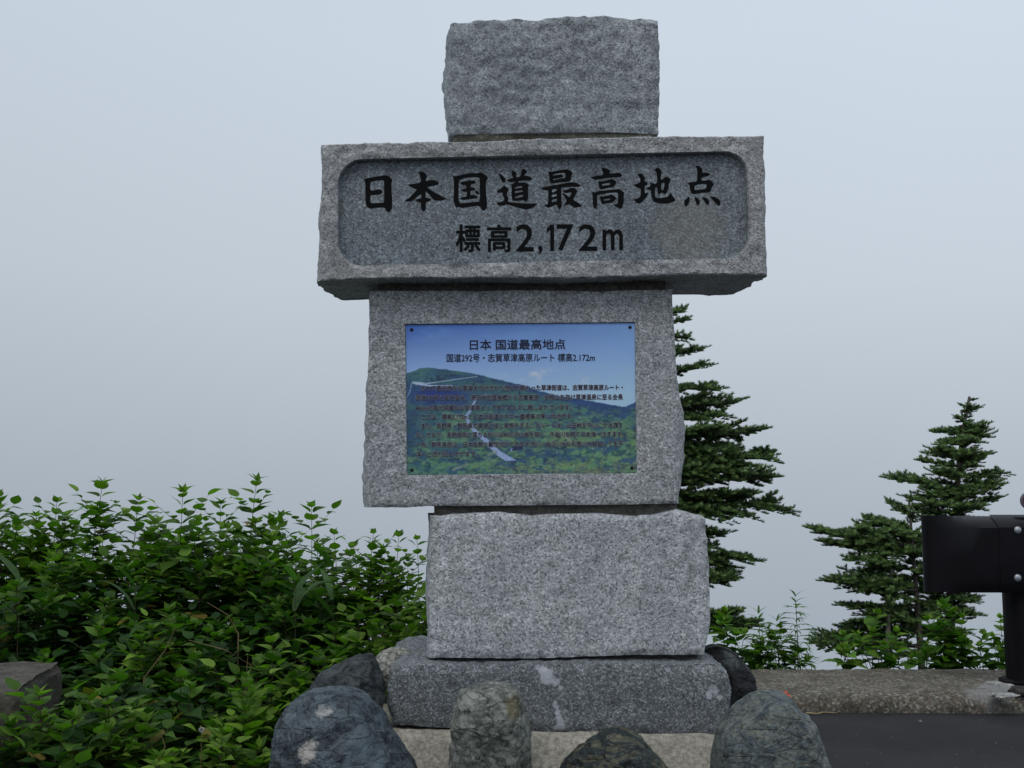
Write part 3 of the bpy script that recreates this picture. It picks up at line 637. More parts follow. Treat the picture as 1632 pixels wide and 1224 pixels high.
def boulder(label, outline, Y, front, back, mat, seed, rough=0.012, facet=0.02, group='boulders set round the monument foot', pw=2.4, peak=(0, 0)):
    pts = catmull([at(px, py, Y).xz for px, py in outline], 12)
    c = sum(pts, Vector((0, 0))) / len(pts)
    N = len(pts); M = 40; base = Vector((c[0], Y, min(p[1] for p in pts)))
    vs, fs = [], []
    rows = []
    rr_ = random.Random(seed * 31); hx, hz = max(abs(p[0] - c[0]) for p in pts), max(abs(p[1] - c[1]) for p in pts)
    planes = []
    for _ in range(9):
        n_ = Vector((rr_.uniform(-.9, .9), rr_.uniform(-1, -.35), rr_.uniform(-.3, 1.0))).normalized()
        sup = math.sqrt((n_.x * hx) ** 2 + (n_.y * front) ** 2 + (n_.z * hz) ** 2); planes.append((n_, sup * rr_.uniform(.66, .88)))
    for side in (-1, 1):
        D = front if side < 0 else back
        for m in range(M + 1):
            if side > 0 and m == 0: continue
            a = (m / M) * math.pi / 2; s = math.cos(a) if m < M else 0.0
            d = math.sin(a) ** (2 / pw) if True else 0
            sr = s ** (2 / pw)
            row = []
            for p in pts:
                q = c + (p - c) * sr + Vector(peak) * (1 - sr)
                P = Vector((q[0], Y + side * D * d, q[1]))
                nrm = Vector(((p - c)[0] * sr, side * d * 0.3, (p - c)[1] * sr)).normalized()
                O_ = Vector((c[0], Y, c[1]))
                for n_, off_ in planes:
                    e_ = (P - O_).dot(n_) - off_
                    if e_ > 0: P -= n_ * e_ * (0.95 if m > 1 else 0.5 * m)
                k = 0.25 if (m == 0) else min(1, 0.4 + m / 5)
                P += nrm * k * (rough * 0.7 * fbm(P, 6, 6, seed) + rough * 0.5 * (0.3 - abs(fbm(P, 15, 4, seed + 2))) + rough * 0.15 * fbm(P, 50, 3, seed) + facet * 0.8 * (vor(P, 4.2, seed) - 0.4))
                row.append(len(vs)); vs.append(tuple(P - base))
                if s == 0: break
            rows.append((side, m, row))
    fr = [r for s_, m, r in rows if s_ < 0]; bk = [fr[0]] + [r for s_, m, r in rows if s_ > 0]
    for seq, flip in ((fr, False), (bk, True)):
        for a, b in zip(seq, seq[1:]):
            for k in range(N):
                k2 = (k + 1) % N
                f = (a[k], a[k2], b[k2], b[k]) if len(b) > 1 else (a[k], a[k2], b[0])
                fs.append(f[::-1] if flip else f)
    o = mesh_obj('boulder', vs, fs, mat); o.location = base
    bm = bmesh.new(); bm.from_mesh(o.data); bmesh.ops.recalc_face_normals(bm, faces=bm.faces); bm.to_mesh(o.data); bm.free()
    return tag(o, label, 'boulder', group)
def rel(px, py, Y, outline, off=0.0):
    pts = catmull([at(*p, Y).xz for p in outline], 8); c = sum(pts, Vector((0, 0))) / len(pts)
    p = at(px, py, Y - off); return (p.x - c[0], -off, p.z - min(q[1] for q in pts))
blue = ((0.012, 0.018, 0.024), (0.042, 0.056, 0.072), (0.09, 0.12, 0.14), (0.028, 0.04, 0.055), (0.11, 0.14, 0.16))
O1 = [(452, 1330), (436, 1224), (441, 1175), (455, 1140), (480, 1114), (512, 1101), (548, 1103), (580, 1118), (606, 1142), (628, 1172), (650, 1205), (668, 1240), (690, 1330)]
boulder('large rounded blue-grey boulder left of the monument with two pale lichen spots', O1, 3.30, 0.24, 0.2,
        rock_mat('blue_grey_rock', blue, 7, 0.4, (0.20, 0.25, 0.28), [(rel(515, 1128, 3.3, O1, .17), 0.030, (0.42, 0.40, 0.38), 0.8), (rel(491, 1197, 3.3, O1, .2), 0.036, (0.46, 0.43, 0.40), 0.9), (rel(600, 1190, 3.3, O1, .2), 0.09, (0.13, 0.17, 0.2), 0.4)]), 1, 0.022, 0.03, pw=2.2)
O2 = [(490, 1190), (490, 1125), (500, 1092), (522, 1068), (548, 1056), (566, 1048), (590, 1052), (601, 1070), (610, 1090), (612, 1115), (607, 1140), (600, 1190)]
boulder('dark mottled boulder tucked behind the large blue-grey one', O2, 3.58, 0.13, 0.16,
        rock_mat('dark_mottled_rock', ((0.008, 0.010, 0.012), (0.03, 0.038, 0.045), (0.055, 0.068, 0.078), (0.02, 0.026, 0.03)), 16, 0.45, (0.13, 0.15, 0.14)), 2, 0.025, 0.03, pw=2.3)
O3 = [(597, 1092), (596, 1060), (603, 1043), (622, 1036), (645, 1036), (662, 1050), (665, 1080), (640, 1100), (612, 1098)]
sp = (((0, (0.03, 0.035, 0.03)), (0.3, (0.2, 0.2, 0.17)), (0.7, (0.34, 0.34, 0.3)), (1, (0.5, 0.5, 0.45))), 90, 0.6)
boulder('small pale speckled stone beside the left end of the dark base block', O3, 3.80, 0.06, 0.1,
        rock_mat('pale_speckled_rock', ((0.10, 0.10, 0.09), (0.3, 0.3, 0.27), (0.16, 0.17, 0.15)), 20, 0.2, (0.05, 0.05, 0.05), speck=sp, dk=1.0), 3, 0.02, 0.02)
O4 = [(722, 1330), (721, 1224), (719, 1160), (726, 1122), (735, 1104), (762, 1096), (795, 1094), (822, 1098), (832, 1116), (836, 1140), (842, 1165), (846, 1224), (850, 1330)]
boulder('upright pale lichen-crusted rock standing against the dark base block', O4, 3.40, 0.10, 0.16,
        rock_mat('lichen_crusted_rock', ((0.07, 0.085, 0.08), (0.21, 0.22, 0.19), (0.13, 0.145, 0.13), (0.30, 0.30, 0.26)), 24, 0.35, (0.05, 0.06, 0.055),
                 [(rel(822, 1128, 3.4, O4, .08), 0.045, (0.13, 0.11, 0.05), 0.7), (rel(745, 1110, 3.4, O4, .07), 0.035, (0.36, 0.36, 0.33), 0.7), (rel(745, 1160, 3.4, O4, .1), 0.032, (0.36, 0.36, 0.33), 0.6)],
                 speck=(((0, (0.03, 0.045, 0.04)), (0.35, (0.16, 0.17, 0.15)), (0.8, (0.3, 0.31, 0.28)), (1, (0.45, 0.45, 0.42))), 70, 0.5), bump=0.018, dk=1.15), 4, 0.024, 0.035, pw=3.2)
O5 = [(868, 1330), (880, 1250), (898, 1212), (920, 1192), (950, 1180), (980, 1172), (1005, 1175), (1030, 1192), (1058, 1220), (1075, 1255), (1085, 1330)]
boulder('low dark green rock with tan bands at the front of the monument', O5, 3.36, 0.12, 0.14,
        rock_mat('banded_green_rock', ((0.012, 0.02, 0.02), (0.05, 0.068, 0.066), (0.03, 0.042, 0.045), (0.11, 0.115, 0.085)), 12, 0.6, (0.19, 0.175, 0.11)), 5, 0.024, 0.035)
O6 = [(1138, 1330), (1141, 1224), (1146, 1180), (1160, 1152), (1178, 1133), (1200, 1117), (1222, 1107), (1250, 1106), (1266, 1120), (1276, 1137), (1291, 1144), (1297, 1168), (1306, 1205), (1320, 1250), (1335, 1330)]
boulder('large blue-green boulder with cream mottling right of the monument', O6, 3.38, 0.20, 0.2,
        rock_mat('cream_mottled_rock', ((0.035, 0.05, 0.06), (0.085, 0.115, 0.13), (0.13, 0.16, 0.17), (0.06, 0.085, 0.1)), 10, 0.5, (0.30, 0.30, 0.23), speck=(((0, (0.04, 0.06, 0.07)), (0.7, (0.12, 0.15, 0.16)), (0.9, (0.3, 0.3, 0.24)), (1, (0.34, 0.33, 0.27))), 130, 0.3)), 6, 0.018, 0.034, pw=2.5, peak=(0.0, 0.05))
O7 = [(1110, 1165), (1105, 1060), (1135, 1032), (1165, 1037), (1182, 1052), (1198, 1070), (1204, 1096), (1210, 1122), (1200, 1160), (1170, 1180)]
boulder('black wet-looking boulder behind the right end of the base block', O7, 3.95, 0.08, 0.18,
        rock_mat('black_rock', ((0.004, 0.005, 0.007), (0.010, 0.012, 0.015), (0.018, 0.022, 0.026)), 10, 0.03, (0.07, 0.09, 0.09), [(rel(1165, 1046, 3.95, O7, .05), 0.045, (0.09, 0.11, 0.11), 0.7)], rough=0.5), 7, 0.018, 0.045)
# buried footing stones below the frame edge: rubble mound under the boulders
vs, fs = [], []; NA, NR2 = 72, 18; mc = Vector((MO.x, MO.y - 0.05, 0))
for j in range(NR2 + 1):
    for i in range(NA):
        a = 2 * math.pi * i / NA; t = j / NR2
        rx_, ry_ = 0.35 + 0.75 * t, 0.25 + 0.72 * t
        x, y = mc.x + rx_ * math.cos(a), mc.y + 0.1 + ry_ * math.sin(a) * (1 if math.sin(a) < 0 else 0.9)
        z = 0.27 * (1 - t) ** 0.8 - 0.03; p = (x, y, z)
        vs.append((x, y, z + 0.02 * fbm(p, 6, 4, 3)))
for j in range(NR2):
    for i in range(NA): fs.append((j * NA + i, (j + 1) * NA + i, (j + 1) * NA + (i + 1) % NA, j * NA + (i + 1) % NA))
fs.append(tuple(range(NA)))
tag(mesh_obj('earth_mound', vs, fs, soil.m), kind='structure')

# ------------------------------------------------------------------ concrete wall end on the left
cw = concrete('wall_concrete', (0.05, 0.046, 0.038), (0.12, 0.112, 0.095), agg=160, bumpd=0.006, pebb=0.35)
WZ = at(40, 1051, 4.0).z
f_l, f_r, b_r, b_l = on_z(-120, 1112, WZ), on_z(30, 1098, WZ), on_z(97, 1056, WZ), on_z(-120, 1051, WZ)
vs, fs = [], []; NW, ND = 46, 26
wb = empty('concrete_wall_end', (f_r.x, f_r.y, 0)); tag(wb, 'low weathered concrete wall end among the leaves at far left', 'wall')
idx = {}
def wv(i, j, k):
    if (i, j, k) in idx: return idx[(i, j, k)]
    u, v, w_ = i / NW, j / ND, k / 24
    p = f_l.lerp(f_r, u).lerp(b_l.lerp(b_r, u), v); p = Vector((p.x, p.y, -0.1 + (WZ + 0.1) * w_))
    q = Vector(p); e = min(1 - u, 1) * 0 
    am = 0.014
    if i == NW: q.x += am * fbm(p, 8, 4, 2)
    if j == 0: q.y -= am * fbm(p, 8, 4, 3)
    if k == 24:
        q.z += 0.010 * fbm(p, 7, 4, 4) - 0.05 * max(0, 0.25 - u) * 0
        if i == NW or j == 0: q.z -= 0.012 + 0.01 * abs(fbm(p, 14, 3, 6)); 
        if i == NW: q.x -= 0.012
        if j == 0: q.y += 0.012
    idx[(i, j, k)] = len(vs); vs.append((q.x - f_r.x, q.y - f_r.y, q.z)); return idx[(i, j, k)]
for i in range(NW):
    for j in range(ND): fs.append((wv(i, j, 24), wv(i + 1, j, 24), wv(i + 1, j + 1, 24), wv(i, j + 1, 24)))
    for k in range(24): fs.append((wv(i, 0, k), wv(i + 1, 0, k), wv(i + 1, 0, k + 1), wv(i, 0, k + 1))); fs.append((wv(i, ND, k), wv(i, ND, k + 1), wv(i + 1, ND, k + 1), wv(i + 1, ND, k)))
for j in range(ND):
    for k in range(24): fs.append((wv(NW, j, k), wv(NW, j + 1, k), wv(NW, j + 1, k + 1), wv(NW, j, k + 1))); fs.append((wv(0, j, k), wv(0, j, k + 1), wv(0, j + 1, k + 1), wv(0, j + 1, k)))
mesh_obj('wall_block', vs, fs, cw, wb, sharp=50)

# ------------------------------------------------------------------ guardrail with its curled end
grey_black = NT('dark_brown_steel'); grey_black.color(grey_black.ramp(grey_black.noise(6, 5), ((0.3, (0.006, 0.0055, 0.007)), (0.7, (0.010, 0.009, 0.012))))).rough(0.38); grey_black.b.inputs['Specular IOR Level'].default_value = 0.12
grey_black.bump(grey_black.noise(50, 3), 0.0006, 0.4)
pb = on_z(1636, 1088, KZ); GY = pb.y - 0.14
rail = empty('guardrail', (pb.x, pb.y, KZ)); tag(rail, 'dark brown steel guardrail with a curled end, standing on the kerb', 'guardrail')
zt_, zb_ = at(1560, 822, GY).z, at(1560, 944, GY).z; gx0 = at(1476, 880, GY).x
def lc(p): return (p[0] - pb.x, p[1] - pb.y, p[2] - KZ)
path = []
rc = 0.045
for k in range(0, 13):       # the curl: from the back round to the front
    a = math.pi / 2 + math.pi * k / 12
    path.append((gx0 + rc + rc * math.cos(a), GY + rc - rc * math.cos(a) * 0 + rc * math.sin(a), 0.0))
path = [(gx0 + rc + 0.11, GY + 2 * rc, 0.0), (gx0 + rc + 0.06, GY + 2 * rc, 0.0)] + path
xe = pb.x + 2.3
for k in range(1, 41):
    x = gx0 + rc + (xe - gx0 - rc) * (k / 40) ; path.append((x, GY, min(1, max(0, (x - gx0 - 0.10) / 0.17))))
prof0 = [0, 0.04, 0.09, 0.14, 0.5, 0.84, 0.89, 0.94, 1.0]
depth = [0.02, 0.012, 0.004, 0.0, 0.0, 0.0, 0.02, 0.055, 0.10]
def railmesh(t, name, wz=1.0):
    vs, fs = [], []; n = len(prof0)
    for (x, y, s) in path:
        s = s * s * (3 - 2 * s)
        hh = 1 - 0.012 * s
        for off in (0, t):
            for pz, d in zip(prof0, depth):
                z = zb_ + (zt_ - zb_) * pz
                vs.append(lc((x, y + d * s * 1.15 + off * (1 if path.index((x, y, s if False else s)) else 1) if False else y + d * s * 1.15 + off, z - (0.004 * s if pz in (0, 1.0) else 0))))
    for i in range(len(path) - 1):
        for o_ in (0, n):
            for j in range(n - 1):
                a = i * 2 * n + o_ + j; f = (a, a + 2 * n, a + 2 * n + 1, a + 1); fs.append(f if o_ == 0 else f[::-1])
        for j in (0, n - 1):
            a = i * 2 * n + j; fs.append((a, a + n, a + 3 * n, a + 2 * n) if j == 0 else (a, a + 2 * n, a + 3 * n, a + n))
    for i in (0, len(path) - 1):
        for j in range(n - 1):
            a = i * 2 * n + j; fs.append((a, a + 1, a + n + 1, a + n))
    return mesh_obj(name, vs, fs, grey_black.m, rail, sharp=40)
beam = railmesh(0.005, 'beam')
# overlapping joint plate toward the post (a second, slightly larger sheet in front)
vs, fs = [], []
x0p, x1p = at(1593, 880, GY).x, xe
n = len(prof0)
for x in (x0p, x1p):
    for off in (-0.003, -0.0005):
        for pz, d in zip(prof0, depth): vs.append(lc((x, GY + d * 1.15 + off, zb_ - 0.004 + (zt_ - zb_ + 0.008) * pz)))
for o_ in (0, n):
    for j in range(n - 1): fs.append((o_ + j, 2 * n + o_ + j, 2 * n + o_ + j + 1, o_ + j + 1))
for j in range(n - 1): fs += [(j, j + 1, n + j + 1, n + j), (2 * n + j, 2 * n + j + 1, 3 * n + j + 1, 3 * n + j)]
fs += [(0, n, 3 * n, 2 * n), (n - 1, 3 * n - 1, 4 * n - 1, 2 * n - 1)]
mesh_obj('joint_plate', vs, fs, grey_black.m, rail, sharp=30)
steel = simple('galvanised_bolt', (0.35, 0.37, 0.40), 0.4, 0.6)
for py in (845, 921):
    p = at(1622, py, GY - 0.007); dome('bolt', lc(p), 0.021, 0, steel, rail, h=0.012, seg=20)
def tube(name, c, r, z0, z1, mat, parent, seg=28, flare=None):
    vs, fs = [], []; rings = [(r, z0), (r, z1)] if not flare else flare
    for (rr, z) in rings:
        for k in range(seg): a = 2 * math.pi * k / seg; vs.append((c[0] + rr * math.cos(a), c[1] + rr * math.sin(a), z))
    for q in range(len(rings) - 1):
        for k in range(seg): fs.append((q * seg + k, q * seg + (k + 1) % seg, (q + 1) * seg + (k + 1) % seg, (q + 1) * seg + k))
    fs += [tuple(range(seg))[::-1], tuple((len(rings) - 1) * seg + k for k in range(seg))]
    return mesh_obj(name, vs, fs, mat, parent, sharp=40)
tube('post', (0, 0.02), 0.098, 0, zt_ - KZ - 0.01, grey_black.m, rail)
for px_ in (2.0,):
    tube('post', (px_, 0.02), 0.098, 0, zt_ - KZ - 0.01, grey_black.m, rail); tube('base_flange', (px_, 0.02), 0.14, 0, 0.01, grey_black.m, rail, flare=[(0.135, 0.0), (0.138, 0.012), (0.125, 0.02), (0.102, 0.024)])
tube('base_flange', (0, 0.02), 0.14, 0, 0.01, grey_black.m, rail, flare=[(0.135, 0.0), (0.138, 0.012), (0.125, 0.02), (0.102, 0.024)])
# round reflector on the rail
rp_ = at(1642, 798, GY + 0.03)
refl = empty('round_reflector', (rp_.x, rp_.y, zt_)); tag(refl, 'dark red round reflector on top of the guardrail at its post', 'reflector')
tube('stem', (0, 0), 0.008, -0.01, rp_.z - zt_, simple('reflector_stem', (0.05, 0.05, 0.055), 0.4, 0.5), refl)
def disc(name, r, y0, y1, z, mat, parent):
    vs, fs = [], []; seg = 32
    for (rr, y) in ((r, y0), (r, y1)):
        for k in range(seg): a = 2 * math.pi * k / seg; vs.append((rr * math.cos(a), y, z + rr * math.sin(a)))
    fs = [(k, (k + 1) % seg, seg + (k + 1) % seg, seg + k) for k in range(seg)] + [tuple(range(seg)), tuple(range(seg, 2 * seg))[::-1]]
    return mesh_obj(name, vs, fs, mat, parent, sharp=40)
disc('housing', 0.050, 0, 0.02, rp_.z - zt_, simple('reflector_housing', (0.12, 0.11, 0.13), 0.4), refl)
disc('lens', 0.041, -0.004, 0.004, rp_.z - zt_, simple('reflector_lens', (0.12, 0.02, 0.025), 0.25), refl)
# broken mortar lumps by the post foot
lump_m = concrete('broken_mortar', (0.26, 0.26, 0.25), (0.4, 0.4, 0.39), agg=200, pebb=0.3)
def lump(name, c, r, mat, seed, label, cat, group=None, flat=0.6):
    bm = bmesh.new(); bmesh.ops.create_icosphere(bm, subdivisions=3, radius=1)
    for v in bm.verts:
        k = 1 + 0.35 * fbm(v.co, 1.3, 3, seed) + 0.3 * (vor(v.co, 1.2, seed) - 0.4)
        v.co = Vector((v.co.x * r[0] * k, v.co.y * r[1] * k, v.co.z * r[2] * k))
    me = bpy.data.meshes.new(name); bm.to_mesh(me); bm.free(); me.materials.append(mat); me.shade_smooth(); me.set_sharp_from_angle(angle=R(35))
    o = bpy.data.objects.new(name, me); o.location = c; COL.objects.link(o); return tag(o, label, cat, group)
for k, (px, py, rx_, lab) in enumerate(((1584, 1089, .05, 'pale mortar lump on the kerb left of the guardrail post foot'), (1604, 1093, .045, 'pale mortar lump just in front of the guardrail post foot'),
                                        (1597, 1108, .07, 'flat pale mortar patch nearest the kerb edge by the post'))):
    p = on_z(px, py, KZ); lump('mortar_lump', p, (rx_, rx_ * 0.7, 0.012), lump_m, k + 3, lab, 'rubble', 'broken mortar by the guardrail post')
p = on_z(1628, 1103, KZ); lump('dark_stone', p, (0.06, 0.06, 0.028), rock_mat('brown_stone', ((0.04, 0.035, 0.032), (0.09, 0.08, 0.075)), 20, 0.1), 9, 'small dark brown stone lying in front of the guardrail post', 'stone')
# orange scrap on the boulder
vs, fs = [], []
for i in range(7):
    for j in range(6):
        u, v = i / 6 - 0.5, j / 5 - 0.5; rr = 1 - 0.3 * abs(noise.noise(Vector((i, j, 2)) * 0.9))
        vs.append((0.042 * u * rr, 0.022 * v + 0.006 * math.sin(u * 9), 0.020 * v * rr + 0.010 * math.sin(u * 7 + v * 5) + 0.004 * noise.noise(Vector((i, j, 0)) * 1.3)))
fs = [(i * 6 + j, (i + 1) * 6 + j, (i + 1) * 6 + j + 1, i * 6 + j + 1) for i in range(6) for j in range(5)]
om = NT('orange_petal'); om.color(om.ramp(om.noise(60), ((0.35, (0.36, 0.045, 0.02)), (0.6, (0.5, 0.13, 0.08))))).rough(0.6)
o = mesh_obj('orange_scrap', vs, fs, om.m); o.scale = (0.62, 0.62, 0.62); o.location = at(1253, 1107, 3.42); o.rotation_euler = (0, R(25), 0)
so = o.modifiers.new('thickness', 'SOLIDIFY'); so.thickness = 0.0015
tag(o, 'small crumpled orange-red scrap on top of the right boulder', 'litter')
# dry grass blade and grit on the asphalt
def blade_tube(pts, r, seg=5):
    vs, fs = [], []; n = len(pts)
    for i, p in enumerate(pts):
        t = (Vector(pts[min(i + 1, n - 1)]) - Vector(pts[max(i - 1, 0)])).normalized()
        a = t.orthogonal().normalized(); b = t.cross(a); rr = r * (1 - 0.75 * i / (n - 1))
        for k in range(seg): an = 2 * math.pi * k / seg; vs.append(tuple(Vector(p) + (a * math.cos(an) + b * math.sin(an)) * rr))
    for i in range(n - 1):
        for k in range(seg): fs.append((i * seg + k, i * seg + (k + 1) % seg, (i + 1) * seg + (k + 1) % seg, (i + 1) * seg + k))
    return vs, fs
straw = simple('dry_straw', (0.42, 0.34, 0.16), 0.7)
pts = [on_z(1285 + 9 * k, 1136 + (k % 3) - 0.4 * k, 0.006) for k in range(7)]
o = mesh_obj('dry_straw', *blade_tube(pts, 0.004), straw); tag(o, 'long dry yellow straw lying on the asphalt along the kerb', 'straw')
vs, fs = [], []
for k in range(70):
    px, py = random.uniform(1285, 1700), random.uniform(1138, 1300); p = on_z(px, py, 0.003); s = random.uniform(0.0015, 0.004)
    if k == 0: p = on_z(1467, 1150, 0.004); s = 0.011
    if k == 1: p = on_z(1412, 1136, 0.004); s = 0.008
    b = len(vs); vs += [(p.x - s, p.y, p.z), (p.x, p.y - s, p.z), (p.x + s, p.y, p.z), (p.x, p.y + s, p.z), (p.x, p.y, p.z + s)]
    fs += [(b, b + 1, b + 4), (b + 1, b + 2, b + 4), (b + 2, b + 3, b + 4), (b + 3, b, b + 4)]
tag(mesh_obj('gravel', vs, fs, simple('grit', (0.16, 0.155, 0.15), 0.9), smooth=False), 'scattered pale grit on the dark asphalt', 'gravel', kind='stuff')

# ------------------------------------------------------------------ plants
def leaf_mat(name, ca, cb, back=0.9, trans=0.35):
    t = NT(name)
    oi = t.n.new('ShaderNodeObjectInfo'); ge = t.n.new('ShaderNodeNewGeometry')
    rnd = t.math('FRACT', t.math('ADD', oi.outputs['Random'], t.math('MULTIPLY', ge.outputs['Random Per Island'], 3.7)))
    g = t.ramp(rnd, ((0, ca), (0.75, cb), (1, tuple(min(1, c * 1.45) for c in cb))))
    g = t.mix(g, t.ramp(t.noise(30, 3), ((0.3, 0.8), (0.7, 1.2))), 1.0, 'MULTIPLY')
    t.color(g).rough(0.55); t.b.inputs['Specular IOR Level'].default_value = 0.13
    tr = t.n.new('ShaderNodeBsdfTranslucent'); mx = t.n.new('ShaderNodeMixShader'); mx.inputs[0].default_value = trans
    gc = t.mix(g, (1.0, 1.6, 0.35), 1.0, 'MULTIPLY'); t.l.new(gc, tr.inputs[0])
    out = t.n['Material Output']; t.l.new(t.b.outputs[0], mx.inputs[1]); t.l.new(tr.outputs[0], mx.inputs[2]); t.l.new(mx.outputs[0], out.inputs[0])
    return t.m
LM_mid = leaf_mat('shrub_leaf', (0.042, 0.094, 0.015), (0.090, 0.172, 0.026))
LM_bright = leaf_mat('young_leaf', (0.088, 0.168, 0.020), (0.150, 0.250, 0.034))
LM_dark = leaf_mat('shade_dark_leaf', (0.018, 0.050, 0.015), (0.040, 0.092, 0.024))  # leaf green darkened so its colour carries shade low in the thicket
LM_weed = leaf_mat('weed_leaf', (0.055, 0.13, 0.020), (0.095, 0.195, 0.032))
LM_mug = leaf_mat('mugwort_leaf', (0.06, 0.13, 0.03), (0.10, 0.19, 0.045))
stem_m = simple('green_brown_stem', (0.055, 0.05, 0.022), 0.7); stem_red = simple('brown_stem', (0.05, 0.03, 0.018), 0.7)
def leaf_geo(wf=0.27, fold=0.25, droop=0.25, tipw=0.0, twist=0.0, st=(0, .07, .2, .38, .58, .76, .89, 1)):
    """one leaf along +Y, length 1, with a folded midrib and drooping tip"""
    vs, fs = [], []
    for k, t in enumerate(st):
        w = wf * (math.sin(math.pi * min(1, t ** 0.62)) ** (0.8 + 0.9 * t) if 0 < t < 1 else 0.012)
        y = t * (1 - 0.1 * droop * t); z = -droop * t * t + 0.05 * math.sin(t * 9 + twist * 5) * wf
        a = twist * t
        for sgn in (-1, 0, 1):
            vs.append((sgn * w * math.cos(a), y, z + abs(sgn) * w * fold + sgn * w * math.sin(a)))
    for k in range(len(st) - 1):
        a = k * 3; fs += [(a, a + 1, a + 4, a + 3), (a + 1, a + 2, a + 5, a + 4)]
    return vs, fs
LEAFV = [leaf_geo(0.29 + 0.035 * (k % 3), 0.15 + 0.12 * (k % 4) / 3, 0.12 + 0.1 * (k % 5), twist=(k % 3 - 1) * 0.35) for k in range(8)]
def leaf_meshes(mat, tagname, variants):
    out = []
    for v, f in variants:
        me = bpy.data.meshes.new(tagname); me.from_pydata(v, [], f); me.materials.append(mat); me.shade_smooth(); out.append(me)
    return out
LM_old = leaf_mat('yellowed_leaf', (0.16, 0.12, 0.03), (0.24, 0.20, 0.05))
LMESH = {id(m): leaf_meshes(m, 'leaf', LEAFV) for m in (LM_old, LM_mid, LM_bright, LM_dark, LM_weed)}
def frame(dirv, up):
    y = dirv.normalized(); x = y.cross(up).normalized() if abs(y.dot(up)) < 0.98 else y.orthogonal().normalized(); z = x.cross(y)
    return Matrix((x, y, z)).transposed()
CAMP = Vector((0, 0, EYE))
def shrub(label, x, y, z0, height, nst, spread, leaf, mats, rnd, group, name='leafy_shrub', sub=5, step=0.06, lean=(0, 0), bare=0.25, maxobj=300, rootz=None, opp=True):
    root = empty(name, (x, y, z0)); tag(root, label, 'shrub' if 'shrub' in name else 'plant', group)
    leaves, tubes = [], []
    for s in range(nst):
        az = rnd.uniform(0, 6.283); rr = spread * math.sqrt(rnd.random()); h = height * rnd.uniform(0.72, 1.0) if s else height
        if s == 0: rr *= 0.2
        tip = Vector((rr * math.cos(az) + lean[0], rr * math.sin(az) + lean[1], h * (1 - 0.25 * (rr / max(spread, 1e-3)) ** 2)))
        base = Vector((rnd.uniform(-1, 1), rnd.uniform(-1, 1), 0)) * spread * 0.25
        mid = base.lerp(tip, 0.5) + Vector((rnd.uniform(-.04, .04), rnd.uniform(-.04, .04), 0.08 * h))
        bez = lambda t: base * (1 - t) ** 2 + mid * 2 * t * (1 - t) + tip * t * t
        tubes.append(([bez(k / 8) for k in range(9)], 0.0045))
        nn = int(h * (1 - bare) / step)
        for k in range(nn + 1):
            t = bare + (1 - bare) * (1 - (1 - k / max(1, nn)) ** 1.3); p = bez(t); d = (bez(min(1, t + .02)) - bez(t - .02)).normalized()
            ang = (k % 2) * math.pi / 2 + s + rnd.uniform(-.35, .35)
            tt = 1 - t; size = leaf * (0.55 + 0.55 * min(1, tt * 4.5)) * rnd.uniform(0.8, 1.15)
            for o_ in ((0, math.pi) if opp else (k * 0.6,)):
                a = ang + o_; out = Vector((math.cos(a), math.sin(a), 0)); el = 0.95 * (1 - min(1, tt * 3)) + rnd.uniform(-0.25, 0.35)
                leaves.append((p + out * 0.006, (out + Vector((0, 0, el))), size, t))
            if k == nn:
                for a in (0.8, 3.9): leaves.append((p, Vector((math.cos(a) * .4, math.sin(a) * .4, 1)), size * 0.75, 1.0))
            if 0.35 < t < 0.93 and k % 2 == 0 and sub:
                for sgn in range(2):
                    a = ang + math.pi * sgn + rnd.uniform(-.5, .5); L = leaf * rnd.uniform(0.8, 1.7)
                    q = p + Vector((math.cos(a), math.sin(a), rnd.uniform(.5, 1.1))).normalized() * L
                    tubes.append(([p, p.lerp(q, .5) - Vector((0, 0, .006)), q], 0.002))
                    for m in range(sub):
                        f = (m + 1) / sub; pp = p.lerp(q, f); dd = (q - p).normalized(); sd = dd.cross(Vector((0, 0, 1))).normalized() * (1 if m % 2 else -1)
                        leaves.append((pp, sd * (1 if m < sub - 1 else .2) + dd * 0.7 + Vector((0, 0, rnd.uniform(-.15, .35))), leaf * rnd.uniform(0.55, 0.95) * (1 - 0.25 * f), t))
    def wp(l): return (Vector((x, y, z0)) + l[0])
    leaves = [l for l in leaves if wp(l).z > -0.05]
    leaves.sort(key=lambda l: (wp(l) - CAMP).length - 0.35 * l[3])
    vs, fs = [], []
    for (pts, r) in tubes:
        v, f = blade_tube(pts, r, 4); b = len(vs); vs += v; fs += [tuple(b + q for q in t) for t in f]
    mesh_obj('stems', vs, fs, stem_m if rnd.random() < .6 else stem_red, root)
    rest = [([], []) for _ in mats]
    for i, (p, d, s_, t) in enumerate(leaves):
        mi = 0 if rnd.random() < (0.8 if t < 0.9 else 0.25) else 1
        if len(mats) > 2 and t < .85 and rnd.random() < .018: mi = 2
        M = frame(d, Vector((rnd.uniform(-.25, .25), rnd.uniform(-.25, .25), 1)))
        vi = rnd.randrange(len(LEAFV))
        if i < maxobj:
            o = bpy.data.objects.new('leaf', LMESH[id(mats[mi])][vi]); o.parent = root
            o.matrix_local = Matrix.Translation(p) @ (M * s_).to_4x4(); COL.objects.link(o)
        else:
            V_, F_ = LEAFV[vi]; vv, ff = rest[mi]; b = len(vv)
            vv += [tuple(p + M @ (Vector(q) * s_)) for q in V_]; ff += [tuple(b + q for q in t_) for t_ in F_]
    for mi, (vv, ff) in enumerate(rest):
        if vv: tag(mesh_obj('foliage', vv, ff, mats[mi], root), kind='stuff')
    return root
rnd = random.Random(11)
def plant_at(px, top, Y):
    p = at(px, top, Y); return p.x, Y, p.z
G1 = 'leafy shrubs crowding the left side'
